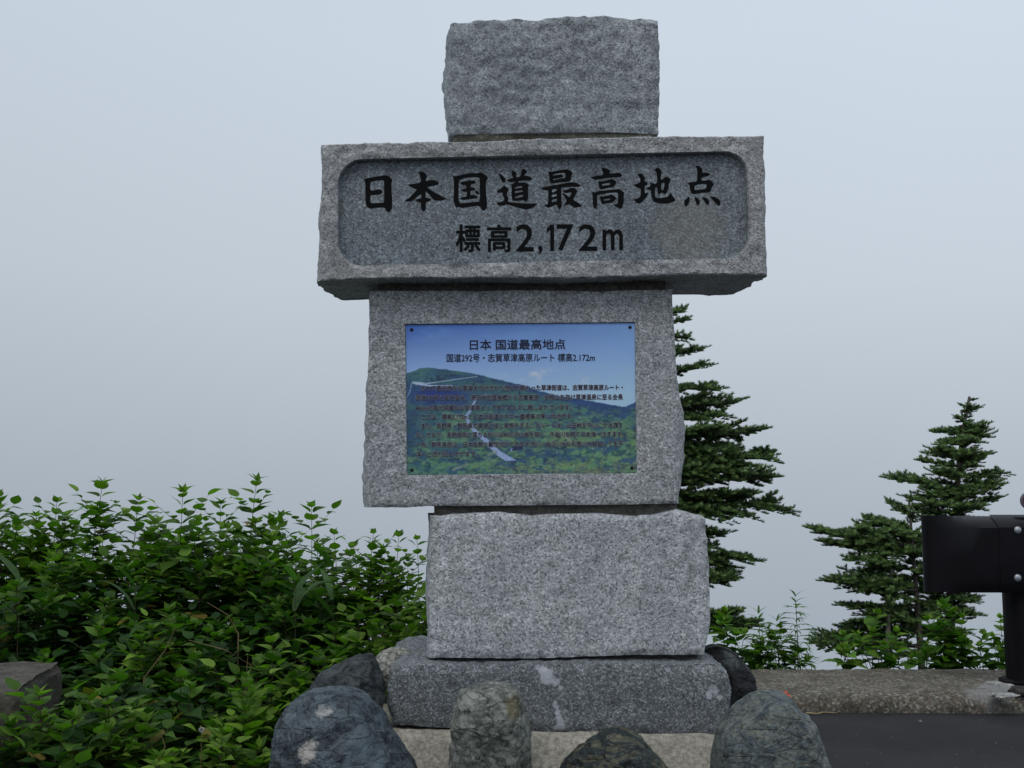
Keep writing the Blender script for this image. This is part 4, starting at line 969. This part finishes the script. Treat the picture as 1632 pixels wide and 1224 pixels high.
rows = [  # px, top px, distance, stems, spread, leaf, mats, label
 (8, 790, 5.15, 9, .28, .090, 'm', 'tall leafy shrub at the left edge against the fog'),
 (95, 797, 5.3, 9, .26, .088, 'm', 'tall leafy shrub second from the left edge on the skyline'),
 (150, 768, 5.0, 9, .26, .090, 'm', 'tall leafy shrub with a raised pair of tips on the left skyline'),
 (232, 795, 5.2, 8, .26, .088, 'm', 'leafy shrub in the slight dip of the left skyline'),
 (288, 782, 5.0, 9, .27, .090, 'm', 'leafy shrub with a broad pale-green top mid-way along the left skyline'),
 (350, 803, 5.3, 8, .24, .086, 'm', 'leafy shrub just left of the tallest shoot on the skyline'),
 (398, 762, 4.95, 9, .22, .088, 'm', 'tallest leafy shrub with one upright shoot on the left skyline'),
 (455, 822, 5.1, 8, .22, .084, 'm', 'thin-topped leafy shrub right of the tallest shoot'),
 (500, 805, 4.9, 8, .21, .080, 'm', 'leafy shrub with a spiky tip left of the monument'),
 (540, 850, 4.8, 8, .20, .080, 'm', 'leafy shrub where the skyline steps down toward the monument'),
 (585, 848, 4.7, 7, .18, .068, 'b', 'small-leaved shrub with see-through shoots left of the monument'),
 (635, 855, 4.7, 7, .17, .066, 'b', 'small-leaved shrub touching the lower granite block'),
 (672, 858, 4.9, 6, .14, .066, 'b', 'small-leaved shrub half hidden behind the lower granite block'),
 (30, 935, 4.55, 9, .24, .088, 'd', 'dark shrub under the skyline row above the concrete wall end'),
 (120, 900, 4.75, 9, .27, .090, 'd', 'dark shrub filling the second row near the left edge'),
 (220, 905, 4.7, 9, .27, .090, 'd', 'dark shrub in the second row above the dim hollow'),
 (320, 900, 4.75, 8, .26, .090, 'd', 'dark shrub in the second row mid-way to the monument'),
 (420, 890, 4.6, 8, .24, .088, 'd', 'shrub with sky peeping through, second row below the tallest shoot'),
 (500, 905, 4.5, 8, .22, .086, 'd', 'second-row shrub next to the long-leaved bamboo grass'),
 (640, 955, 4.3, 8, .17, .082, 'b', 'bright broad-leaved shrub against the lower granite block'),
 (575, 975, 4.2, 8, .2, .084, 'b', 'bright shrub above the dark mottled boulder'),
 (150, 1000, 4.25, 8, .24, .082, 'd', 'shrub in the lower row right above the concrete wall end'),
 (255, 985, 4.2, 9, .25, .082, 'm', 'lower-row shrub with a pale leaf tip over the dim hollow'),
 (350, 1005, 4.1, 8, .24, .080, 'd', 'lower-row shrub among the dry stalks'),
 (445, 1020, 4.0, 8, .22, .080, 'm', 'lower-row shrub up and left of the boulders'),
 (70, 1105, 3.36, 5, .12, .080, 'm', 'low shrub growing in front of the concrete wall end'),
 (195, 1072, 3.75, 8, .22, .078, 'd', 'low shrub right of the concrete wall end'),
 (300, 1080, 3.75, 8, .22, .078, 'd', 'low shrub in the middle of the lower left corner'),
 (400, 1080, 3.70, 7, .18, .076, 'b', 'low shrub beside the large blue-grey boulder'),
 (110, 1140, 3.3, 6, .18, .078, 'd', 'nearest low shrub at the bottom left'),
 (230, 1150, 3.45, 6, .18, .080, 'm', 'nearest low shrub with large flat leaves at the bottom edge'),
 (360, 1165, 3.45, 6, .16, .078, 'b', 'nearest low shrub left of the large boulder'),
 (15, 1160, 3.28, 6, .14, .078, 'd', 'nearest low shrub in front of the concrete wall end at the bottom left corner'),
 (165, 1105, 3.45, 6, .16, .078, 'm', 'low shrub covering the right end of the concrete wall'),
 (510, 1045, 3.95, 7, .16, .080, 'b', 'bright shrub peeping over the dark mottled boulder'),
]
MT = {'m': (LM_mid, LM_bright, LM_old), 'b': (LM_bright, LM_mid, LM_old), 'd': (LM_dark, LM_mid, LM_old)}  # the d set puts shade into the leaf colour of inner and lower rows
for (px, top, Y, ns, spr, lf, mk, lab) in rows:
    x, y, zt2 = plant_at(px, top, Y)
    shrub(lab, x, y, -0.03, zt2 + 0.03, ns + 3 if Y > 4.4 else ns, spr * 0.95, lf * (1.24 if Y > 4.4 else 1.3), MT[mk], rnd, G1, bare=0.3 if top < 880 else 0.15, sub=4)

# bamboo grass: long blades
def long_blade(L, w, bend, n=8):
    vs, fs = [], []
    for k in range(n + 1):
        t = k / n; ww = w * math.sin(math.pi * (0.06 + 0.94 * t) ** 0.7) if t < 1 else 0.0005
        y = L * math.sin(bend * t) / bend; z = -L * (1 - math.cos(bend * t)) / bend
        vs += [(-ww, y, z + ww * .3), (0, y, z), (ww, y, z + ww * .3)]
    for k in range(n): a = 3 * k; fs += [(a, a + 1, a + 4, a + 3), (a + 1, a + 2, a + 5, a + 4)]
    return vs, fs
sasa_m = leaf_mat('bamboo_grass_leaf', (0.035, 0.075, 0.025), (0.06, 0.115, 0.04))
def sasa(px, top, Y, label, nb=9, L=0.22, w=0.018, mat=None, name='bamboo_grass', group='bamboo grass in the left thicket'):
    x, y, z = plant_at(px, top, Y); root = empty(name, (x, y, -0.03)); tag(root, label, 'grass plant', group); h = z + 0.03
    v, f = blade_tube([(0, 0, 0), (0.01, 0, h * .5), (0.0, 0.01, h)], 0.003, 5); mesh_obj('stem', v, f, stem_m, root)
    for k in range(nb):
        t = 0.45 + 0.55 * k / (nb - 1); a = rnd.uniform(0, 6.28)
        d = Vector((math.cos(a), math.sin(a), rnd.uniform(0.2, 1.6)))
        v, f = long_blade(L * rnd.uniform(.7, 1.1), w * rnd.uniform(.7, 1.1), rnd.uniform(.4, 1.3)); M = frame(d, Vector((0, 0, 1)))
        o = mesh_obj('leaf', [tuple(M @ Vector(q)) for q in v], f, mat or sasa_m, root); o.location = (0, 0.0, h * t)
sasa(470, 925, 4.25, 'bamboo grass with long drooping blades in the thicket left of the monument')
sasa(530, 905, 4.3, 'bamboo grass clump closest to the bright shrub by the boulders')
sasa(215, 935, 4.4, 'thin bamboo grass standing in the dim hollow on the left', 6, 0.25, 0.012)
sasa(30, 925, 4.4, 'bamboo grass with one broad grey-green blade at the left edge', 5, 0.2, 0.02)
# dry stalks
dry = simple('dry_stalk', (0.16, 0.12, 0.06), 0.85)
for k, (px, top, Y, bx, by, lab) in enumerate(((395, 1045, 3.8, 365, 1224, 'pale dry stalk leaning among the low shrubs left of the boulder'), (505 - 250, 1165, 3.4, 250, 1224, 'short brown dry stalk at the bottom edge'),
                                  (280, 1000, 4.0, 230, 1080, 'brown dry twig crossing the dim hollow'), (300, 1020, 4.0, 400, 1060, 'second brown dry twig lying over the lower shrubs'), (330, 960, 4.1, 380, 1010, 'thin dry twig under the long blades'))):
    a, b = at(px, top, Y), at(bx, by, Y); m = a.lerp(b, .5) + Vector((.02, 0, .01)); foot = Vector((b.x, b.y, 0)) if b.z > 0 else b
    v, f = blade_tube([foot, b, m, a], 0.0035, 5); tag(mesh_obj('dry_stalk', v, f, dry), lab, 'stalk', 'dry stalks in the thicket')
# dandelion clock
p = at(321, 1163, 3.4); v, f = blade_tube([(p.x, p.y, 0), (p.x + .005, p.y, p.z * .5), tuple(p)], 0.003, 5)
dc = empty('dandelion_clock', (p.x, p.y, 0)); tag(dc, 'white dandelion seed head near the bottom edge left of the boulder', 'flower')
mesh_obj('stem', [(q[0] - p.x, q[1] - p.y, q[2]) for q in v], f, dry, dc)
vs, fs = [], []
for k in range(90):
    d = Vector((rnd.gauss(0, 1), rnd.gauss(0, 1), rnd.gauss(.3, 1))).normalized(); q = Vector((0, 0, p.z)) + d * 0.008; s_ = d.orthogonal().normalized() * 0.0022; t_ = d.cross(s_)
    b = len(vs); vs += [tuple(Vector((0, 0, p.z))), tuple(q + s_), tuple(q - s_), tuple(q + t_)]; fs += [(b, b + 1, b + 2), (b, b + 2, b + 3)]
mesh_obj('seed_head', vs, fs, simple('seed_white', (0.5, 0.5, 0.48), 0.9), dc, smooth=False)

# low green filling under the left thicket
vs, fs = [], []
for k in range(9000):
    x = rnd.uniform(-3.2, -0.45); y = rnd.uniform(3.1, 6.6); z = gz(x, y)
    if x > -0.75 and y > 3.6: continue
    a = rnd.uniform(0, 6.28); h = rnd.uniform(.05, .2); w = .004 + .004 * rnd.random(); b = len(vs)
    dx, dy = math.cos(a) * w, math.sin(a) * w; lx, ly = rnd.uniform(-.07, .07), rnd.uniform(-.07, .07)
    vs += [(x - dx, y - dy, z), (x + dx, y + dy, z), (x + lx * .5 + dx * .7, y + ly * .5 + dy * .7, z + h * .6), (x + lx * .5 - dx * .7, y + ly * .5 - dy * .7, z + h * .6), (x + lx, y + ly, z + h)]
    fs += [(b, b + 1, b + 2, b + 3), (b + 3, b + 2, b + 4)]
tag(mesh_obj('grass', vs, fs, LM_dark), 'low grass covering the soil under the left shrubs', 'grass', kind='stuff')

# plants behind the kerb
G2 = 'leafy weeds growing behind the kerb'
KY = ky1 + 0.06
for (px, top, Y, ns, spr, lf, lab) in (
    (1158, 975, 0.08, 4, .09, .095, 'broad-leaved weed with an upright tip right of the granite blocks'),
    (1185, 1010, 0.16, 5, .12, .090, 'round bushy weed behind the black boulder'),
    (1212, 1020, 0.06, 4, .09, .075, 'low pale weed at the kerb left of the tallest mugwort'),
    (1243, 1000, 0.2, 5, .12, .075, 'bushy weed between the mugwort stems'),
    (1268, 1030, 0.1, 4, .08, .075, 'low weed at the foot of the tallest mugwort'),
    (1345, 1012, 0.1, 5, .12, .085, 'low weed with pointed leaves left of the pale fir trunk'),
    (1395, 978, 0.14, 6, .14, .085, 'leafy weed with an arching tip in front of the pale fir trunk'),
    (1435, 1030, 0.05, 4, .09, .07, 'small weed at the kerb right of the pale fir trunk'),
    (1498, 962, 0.14, 6, .12, .090, 'tall leafy weed in front of the main fir trunk'),
    (1533, 985, 0.1, 6, .13, .085, 'bushy weed under the guardrail end'),
    (1562, 1010, 0.08, 6, .13, .080, 'low bushy weed under the guardrail'),
    (1592, 985, 0.14, 4, .08, .080, 'weed with an upright shoot just left of the guardrail post'),
    (1480, 1030, 0.06, 5, .11, .08, 'low weed at the foot of the main fir trunk')):
    x, y, z = plant_at(px, top, KY + Y); shrub(lab, x, y, gz(x, y), z - gz(x, y), ns, spr, lf * 1.42, (LM_weed, LM_bright), rnd, G2, name='leafy_weed', sub=0, step=0.062, bare=0.05, maxobj=300)
# mugwort: narrow divided leaves
def mugwort(px, top, Y, label):
    x, y, z = plant_at(px, top, KY + Y); g = gz(x, y); root = empty('mugwort', (x, y, g)); tag(root, label, 'plant', 'mugwort stems behind the kerb'); h = z - g
    v, f = blade_tube([(0, 0, 0), (.006, 0, h * .5), (0, 0, h * .97)], .005, 5); mesh_obj('stem', v, f, stem_red, root)
    n_ = int(h / 0.042)
    for k in range(n_ + 1):
        t = 0.2 + 0.8 * k / n_; 
        for q in range(3):
            a = k * 2.4 + q * 2.094 + rnd.uniform(-.3, .3); L = (0.19 * (1 - 0.5 * t)) * rnd.uniform(.8, 1.15)
            d = Vector((math.cos(a), math.sin(a), 0.35 + 1.2 * max(0, t - .85) / .15)); M = frame(d, Vector((0, 0, 1))); vs, fs = [], []
            for ang in (0, .55, -.55) if t < .92 else (0,):
                st = L * 0.35 if ang else 0; v, f = long_blade(L * (1 if not ang else .6), L * .075, .9, 5); Rz = Matrix.Rotation(ang, 3, 'Z'); b = len(vs)
                vs += [tuple(M @ (Rz @ Vector(p) + Vector((0, st, -.01 * (st > 0))))) for p in v]; fs += [tuple(b + i for i in t_) for t_ in f]
            o = mesh_obj('leaf', vs, fs, LM_mug, root); o.location = (0, 0, h * t)
for px, top, Y, lab in ((1209, 978, .1, 'mugwort stem with narrow leaves nearest the broad-leaved weed'), (1238, 990, .12, 'shorter middle mugwort stem with narrow leaves'), (1268, 951, .1, 'tallest mugwort stem standing clear against the fog'), (1224, 1004, .2, 'short mugwort stem between the two taller ones on the left')):
    mugwort(px, top, Y, lab)
for px, top, lab in ((1290, 1028, 'thin grass tuft right of the tallest mugwort'), (1460, 1005, 'thin grass tuft between the fir trunks')):
    sasa(px, top, KY + .1, lab, 8, .16, .004, LM_weed, 'grass_tuft', 'thin grass tufts behind the kerb')

# ------------------------------------------------------------------ firs
bark = NT('fir_bark'); bark.color(bark.ramp(bark.noise(25, 6, 0.7), ((0.3, (0.06, 0.05, 0.042)), (0.7, (0.15, 0.13, 0.115))))).rough(0.9).bump(bark.noise(60, 4), 0.004)
palebark = NT('pale_fir_bark'); palebark.color(palebark.ramp(palebark.noise(30, 6, 0.7), ((0.3, (0.13, 0.115, 0.10)), (0.7, (0.26, 0.235, 0.21))))).rough(0.9).bump(palebark.noise(60, 4), 0.004)
def needle_mat(name, ca, cb):
    t = NT(name); ge = t.n.new('ShaderNodeNewGeometry'); g = t.ramp(ge.outputs['Random Per Island'], ((0, ca), (1, cb)))
    t.color(g).rough(0.55); return t.m
nd_old = needle_mat('old_needles', (0.028, 0.062, 0.018), (0.055, 0.105, 0.030)); nd_new = needle_mat('new_needles', (0.10, 0.18, 0.05), (0.15, 0.245, 0.07))
def fir_branch(L, seed):
    """a flat layered bough along +X, length L: woody axis, side twigs, needle tufts"""
    r = random.Random(seed); vs, fs, mi = [], [], []
    def tubeadd(pts, rad):
        v, f = blade_tube(pts, rad, 4); b = len(vs); vs.extend(v); fs.extend(tuple(b + q for q in t) for t in f); mi.extend([0] * len(f))
    def shoot(p, d, ln, young):
        """a brush of needles round a short shoot, thicker on the upper side"""
        d = d.normalized(); a = d.cross(Vector((0, 0, 1)))
        a = a.normalized() if a.length > .1 else Vector((1, 0, 0)); u = a.cross(d)
        if u.z < 0: u = -u
        n = int(16 + ln * 520)
        for k in range(n):
            t = k / n; q = p + d * ln * t; an = r.uniform(-0.35, math.pi + 0.35)
            nd = (a * math.cos(an) + u * abs(math.sin(an)) * (1 if math.sin(an) > -.2 else -.3) * 1.25 + d * (0.30 + 0.55 * t)).normalized()
            nl = 0.024 * r.uniform(.8, 1.15); w = nd.cross(d + Vector((0.01, .02, .03))).normalized() * 0.0036
            b = len(vs); vs.extend([q - w, q + w, q + nd * nl]); fs.append((b, b + 1, b + 2)); mi.append(2 if (young and t > .35) else 1)
    N = max(4, int(L / 0.045)); sag = r.uniform(-.02, .10) * L
    ax = lambda t: Vector((L * t, 0.05 * L * math.sin(t * 4 + seed), sag * math.sin(t * 2.6) - 0.06 * L * t + 0.12 * L * t * t))
    tubeadd([ax(k / 7) for k in range(8)], 0.004 + 0.009 * L)
    for k in range(N + 1):
        t = 0.16 + 0.84 * k / N; p = ax(t); ad_ = (ax(min(1, t + .03)) - ax(t - .03)).normalized()
        for sgn in (-1, 1):
            wl_ = L * (0.40 * math.sin(math.pi * min(1, (1.10 - t) * 0.72 + 0.08)) ** 0.7) * r.uniform(.5, 1.12)
            wl_ = max(0.05, min(wl_, 0.26)); lift = r.uniform(-.12, .3)
            an = r.uniform(.75, 1.1) * sgn; d = Vector((math.cos(an), math.sin(an), lift))
            q = p + d * wl_; 
            if wl_ > .08: tubeadd([p, p.lerp(q, .5), q], 0.0022)
            m = max(1, int(wl_ / 0.034))
            for j in range(m + 1):
                f = j / max(1, m) ; pp = p.lerp(q, .2 + .8 * f)
                if j == m: shoot(pp, d, 0.05, True)
                else:
                    for s2 in (-1, 1):
                        if r.random() < .88: dd = (Matrix.Rotation(s2 * r.uniform(.6, 1.0), 3, 'Z') @ d) + Vector((0, 0, r.uniform(-.15, 1.0))); shoot(pp, dd, r.uniform(.028, .05), r.random() < .5)
        shoot(p, ad_ + Vector((0, 0, r.uniform(.3, 1.6))), 0.05, r.random() < .5)
    shoot(ax(1), ax(1) - ax(.95), .055, True)
    me = bpy.data.meshes.new('branch'); me.from_pydata([tuple(v) for v in vs], [], fs)
    for m in (bark.m, nd_old, nd_new): me.materials.append(m)
    me.polygons.foreach_set('material_index', mi); me.update(); return me
BL = [0.14, 0.24, 0.38, 0.55, 0.8, 1.05]
BR = [[fir_branch(L, 10 * i + k) for k in range(3)] for i, L in enumerate(BL)]
def pick(L):
    i = min(range(len(BL)), key=lambda k: abs(BL[k] - L)); return rnd.choice(BR[i]), L / BL[i]
def fir(label, Y, trunk_px, prof_l, prof_r, tips, mat, rad=0.05, dens=30, name='fir_tree', ymin=None, ymax=None, depthf=0.75, fmin=.45, leftside=0):
    """trunk_px: photo points from tip to foot; prof_l/r: (y px, half-extent px) ; tips: explicit boughs (attach y, tip x, tip y)"""
    tp = [at(*p, Y) for p in trunk_px]; foot = tp[-1].copy(); foot.z = gz(foot.x, Y) - 0.05
    root = empty(name, foot); tag(root, label, 'tree', 'firs behind the kerb')
    pts = [foot] + tp[::-1]; pts = [p - foot for p in pts]
    tot = resample([tuple(p) for p in pts], 14); vs, fs = [], []; seg = 10
    for i, p in enumerate(tot):
        rr = rad * (1 - 0.9 * i / 14) + .004
        for k in range(seg): a = 2 * math.pi * k / seg; vs.append((p[0] + rr * math.cos(a), p[1] + rr * math.sin(a), p[2]))
    fs = [(i * seg + k, i * seg + (k + 1) % seg, (i + 1) * seg + (k + 1) % seg, (i + 1) * seg + k) for i in range(14) for k in range(seg)]
    mesh_obj('trunk', vs, fs, mat, root)
    def trunk_at(z):
        for a, b in zip(pts, pts[1:]):
            if a.z <= z <= b.z: return a.lerp(b, (z - a.z) / max(1e-6, b.z - a.z))
        return pts[-1] if z > pts[-1].z else pts[0]
    def put(base, tip, roll=None):
        d = tip - base; d = d * max(0.4, 1 - 0.075 / d.length); me, s = pick(d.length); x = d.normalized(); yv = Vector((0, 0, 1)).cross(x).normalized(); zv = x.cross(yv)
        M = Matrix((x, yv, zv)).transposed() @ Matrix.Rotation(rnd.uniform(-.25, .25), 3, 'X')
        o = bpy.data.objects.new('branch', me); o.parent = root; o.matrix_local = Matrix.Translation(base) @ (M * s).to_4x4(); COL.objects.link(o)
    for (ya, tx, ty, *dy) in tips:
        dY = dy[0] if dy else rnd.uniform(-.12, .12); tipw = at(tx, ty, Y + dY) - foot; zb = (at(tx, ya, Y) - foot).z; put(trunk_at(zb), tipw)
    y0 = ymin or trunk_px[0][1]; y1 = ymax or trunk_px[-1][1]; ga = rnd.uniform(0, 6)
    for k in range(dens):
        f = ((k + .5) / dens); py = y0 + (y1 - y0) * f; ga += 2.4 + rnd.uniform(-.3, .3)
        el = np.interp(py, *zip(*prof_l)); er = np.interp(py, *zip(*prof_r)); ext = (er if math.cos(ga) > 0 else el)
        dep = 0.5 * (el + er) * depthf; s_ = Y / F
        R_ = math.hypot(math.cos(ga) * ext, math.sin(ga) * dep) * s_ * rnd.uniform(fmin, fmin + .4)
        z = (at(816, py, Y) - foot).z; b = trunk_at(z); d = Vector((math.cos(ga), math.sin(ga), rnd.uniform(-.2, .3)))
        if R_ > 0.05: put(b, b + d.normalized() * R_)
    for k in range(leftside):
        py = 520 + 500 * (k + .5) / leftside; ext = np.interp(py, (440, 700, 1050), (30, 125, 175)) * Y / F * rnd.uniform(.7, 1.0); a = math.pi + rnd.uniform(-1.1, 1.1)
        b = trunk_at((at(816, py, Y) - foot).z); put(b, b + Vector((math.cos(a), math.sin(a), rnd.uniform(-.15, .2))).normalized() * ext)
    for k in range(7):   # leader
        b = trunk_at(pts[-1].z - .04 - .04 * k); a = k * 2.4; put(b, b + Vector((math.cos(a) * .12, math.sin(a) * .12, (.04 if k < 2 else .08) if k else .03)))
    return root
fir('fir half hidden behind the granite monument, boughs reaching right', 8.0, [(1048, 440), (1046, 700), (1040, 1100)],
    [(440, 30), (700, 130), (1100, 180)], [(440, 10), (520, 45), (600, 75), (700, 130), (820, 165), (850, 110), (905, 130), (940, 90), (1100, 100)],
    [(505, 1098, 497), (520, 1106, 513), (540, 1108, 543), (575, 1126, 566), (598, 1132, 587), (625, 1150, 632), (655, 1178, 652), (668, 1160, 668), (700, 1210, 703), (708, 1180, 722), (735, 1236, 742), (750, 1195, 756), (770, 1237, 776),
     (785, 1200, 800), (812, 1243, 826), (820, 1190, 832), (865, 1155, 866), (890, 1200, 905), (900, 1180, 925, -.1), (920, 1160, 945), (935, 1140, 938, -.1), (985, 1185, 985), (1005, 1195, 1005), (1000, 1210, 1012, .1), (840, 1132, 852), (880, 1150, 885), (895, 1165, 915, .2), (915, 1145, 930, .2), (645, 1130, 640, .2), (690, 1165, 690, -.2), (725, 1170, 730, .2), (760, 1180, 762, -.2), (800, 1150, 796, .2)],
    bark.m, 0.06, 34, ymin=500, ymax=815, leftside=44)
fir('tallest fir at right with a leaning top, behind the guardrail', 7.9, [(1545, 632), (1532, 700), (1524, 800), (1516, 950), (1510, 1080)],
    [(632, 6), (690, 50), (770, 90), (830, 120), (900, 130), (960, 120), (1060, 100)], [(632, 12), (690, 50), (755, 75), (810, 78), (900, 70), (960, 60), (1000, 35), (1060, 30)],
    [(660, 1568, 648), (655, 1524, 655), (668, 1512, 670), (672, 1556, 668), (690, 1582, 682), (694, 1482, 692), (700, 1580, 700), (710, 1500, 712), (725, 1568, 718), (730, 1492, 722), (740, 1576, 732), (745, 1490, 745), (762, 1602, 757), (764, 1484, 757), (785, 1592, 778), (790, 1410, 772),
     (785, 1470, 782), (812, 1595, 806), (815, 1575, 815), (808, 1440, 806), (955, 1560, 958), (945, 1545, 948), (985, 1545, 975)],
    bark.m, 0.055, 84, ymax=1030, fmin=.62)
fir('smaller fir with long boughs sweeping left, next to the tallest one', 7.7, [(1449, 800), (1454, 870), (1462, 960), (1470, 1080)],
    [(800, 20), (830, 80), (860, 150), (900, 120), (950, 110), (1000, 110), (1060, 90)], [(800, 15), (860, 50), (950, 60), (1060, 50)],
    [(815, 1404, 800), (822, 1412, 812), (845, 1372, 832), (850, 1400, 838), (868, 1290, 853), (880, 1308, 872), (885, 1345, 880), (860, 1350, 862), (940, 1320, 933), (930, 1370, 920), (965, 1342, 975), (960, 1372, 955), (985, 1350, 1000), (1000, 1370, 990), (1030, 1292, 1036), (1025, 1330, 1030), (1010, 1335, 1012, .15)],
    bark.m, 0.035, 26, ymin=830, ymax=1045)
fir('fir with a bare pale trunk leaning right, left of the others', 7.55, [(1424, 880), (1417, 960), (1413, 1080)],
    [(880, 60), (940, 60), (960, 20), (1080, 5)], [(880, 40), (940, 40), (960, 20), (1080, 5)],
    [(890, 1345, 900), (900, 1380, 905), (920, 1330, 940), (935, 1365, 950), (985, 1440, 930)], palebark.m, 0.03, 14, ymax=950)
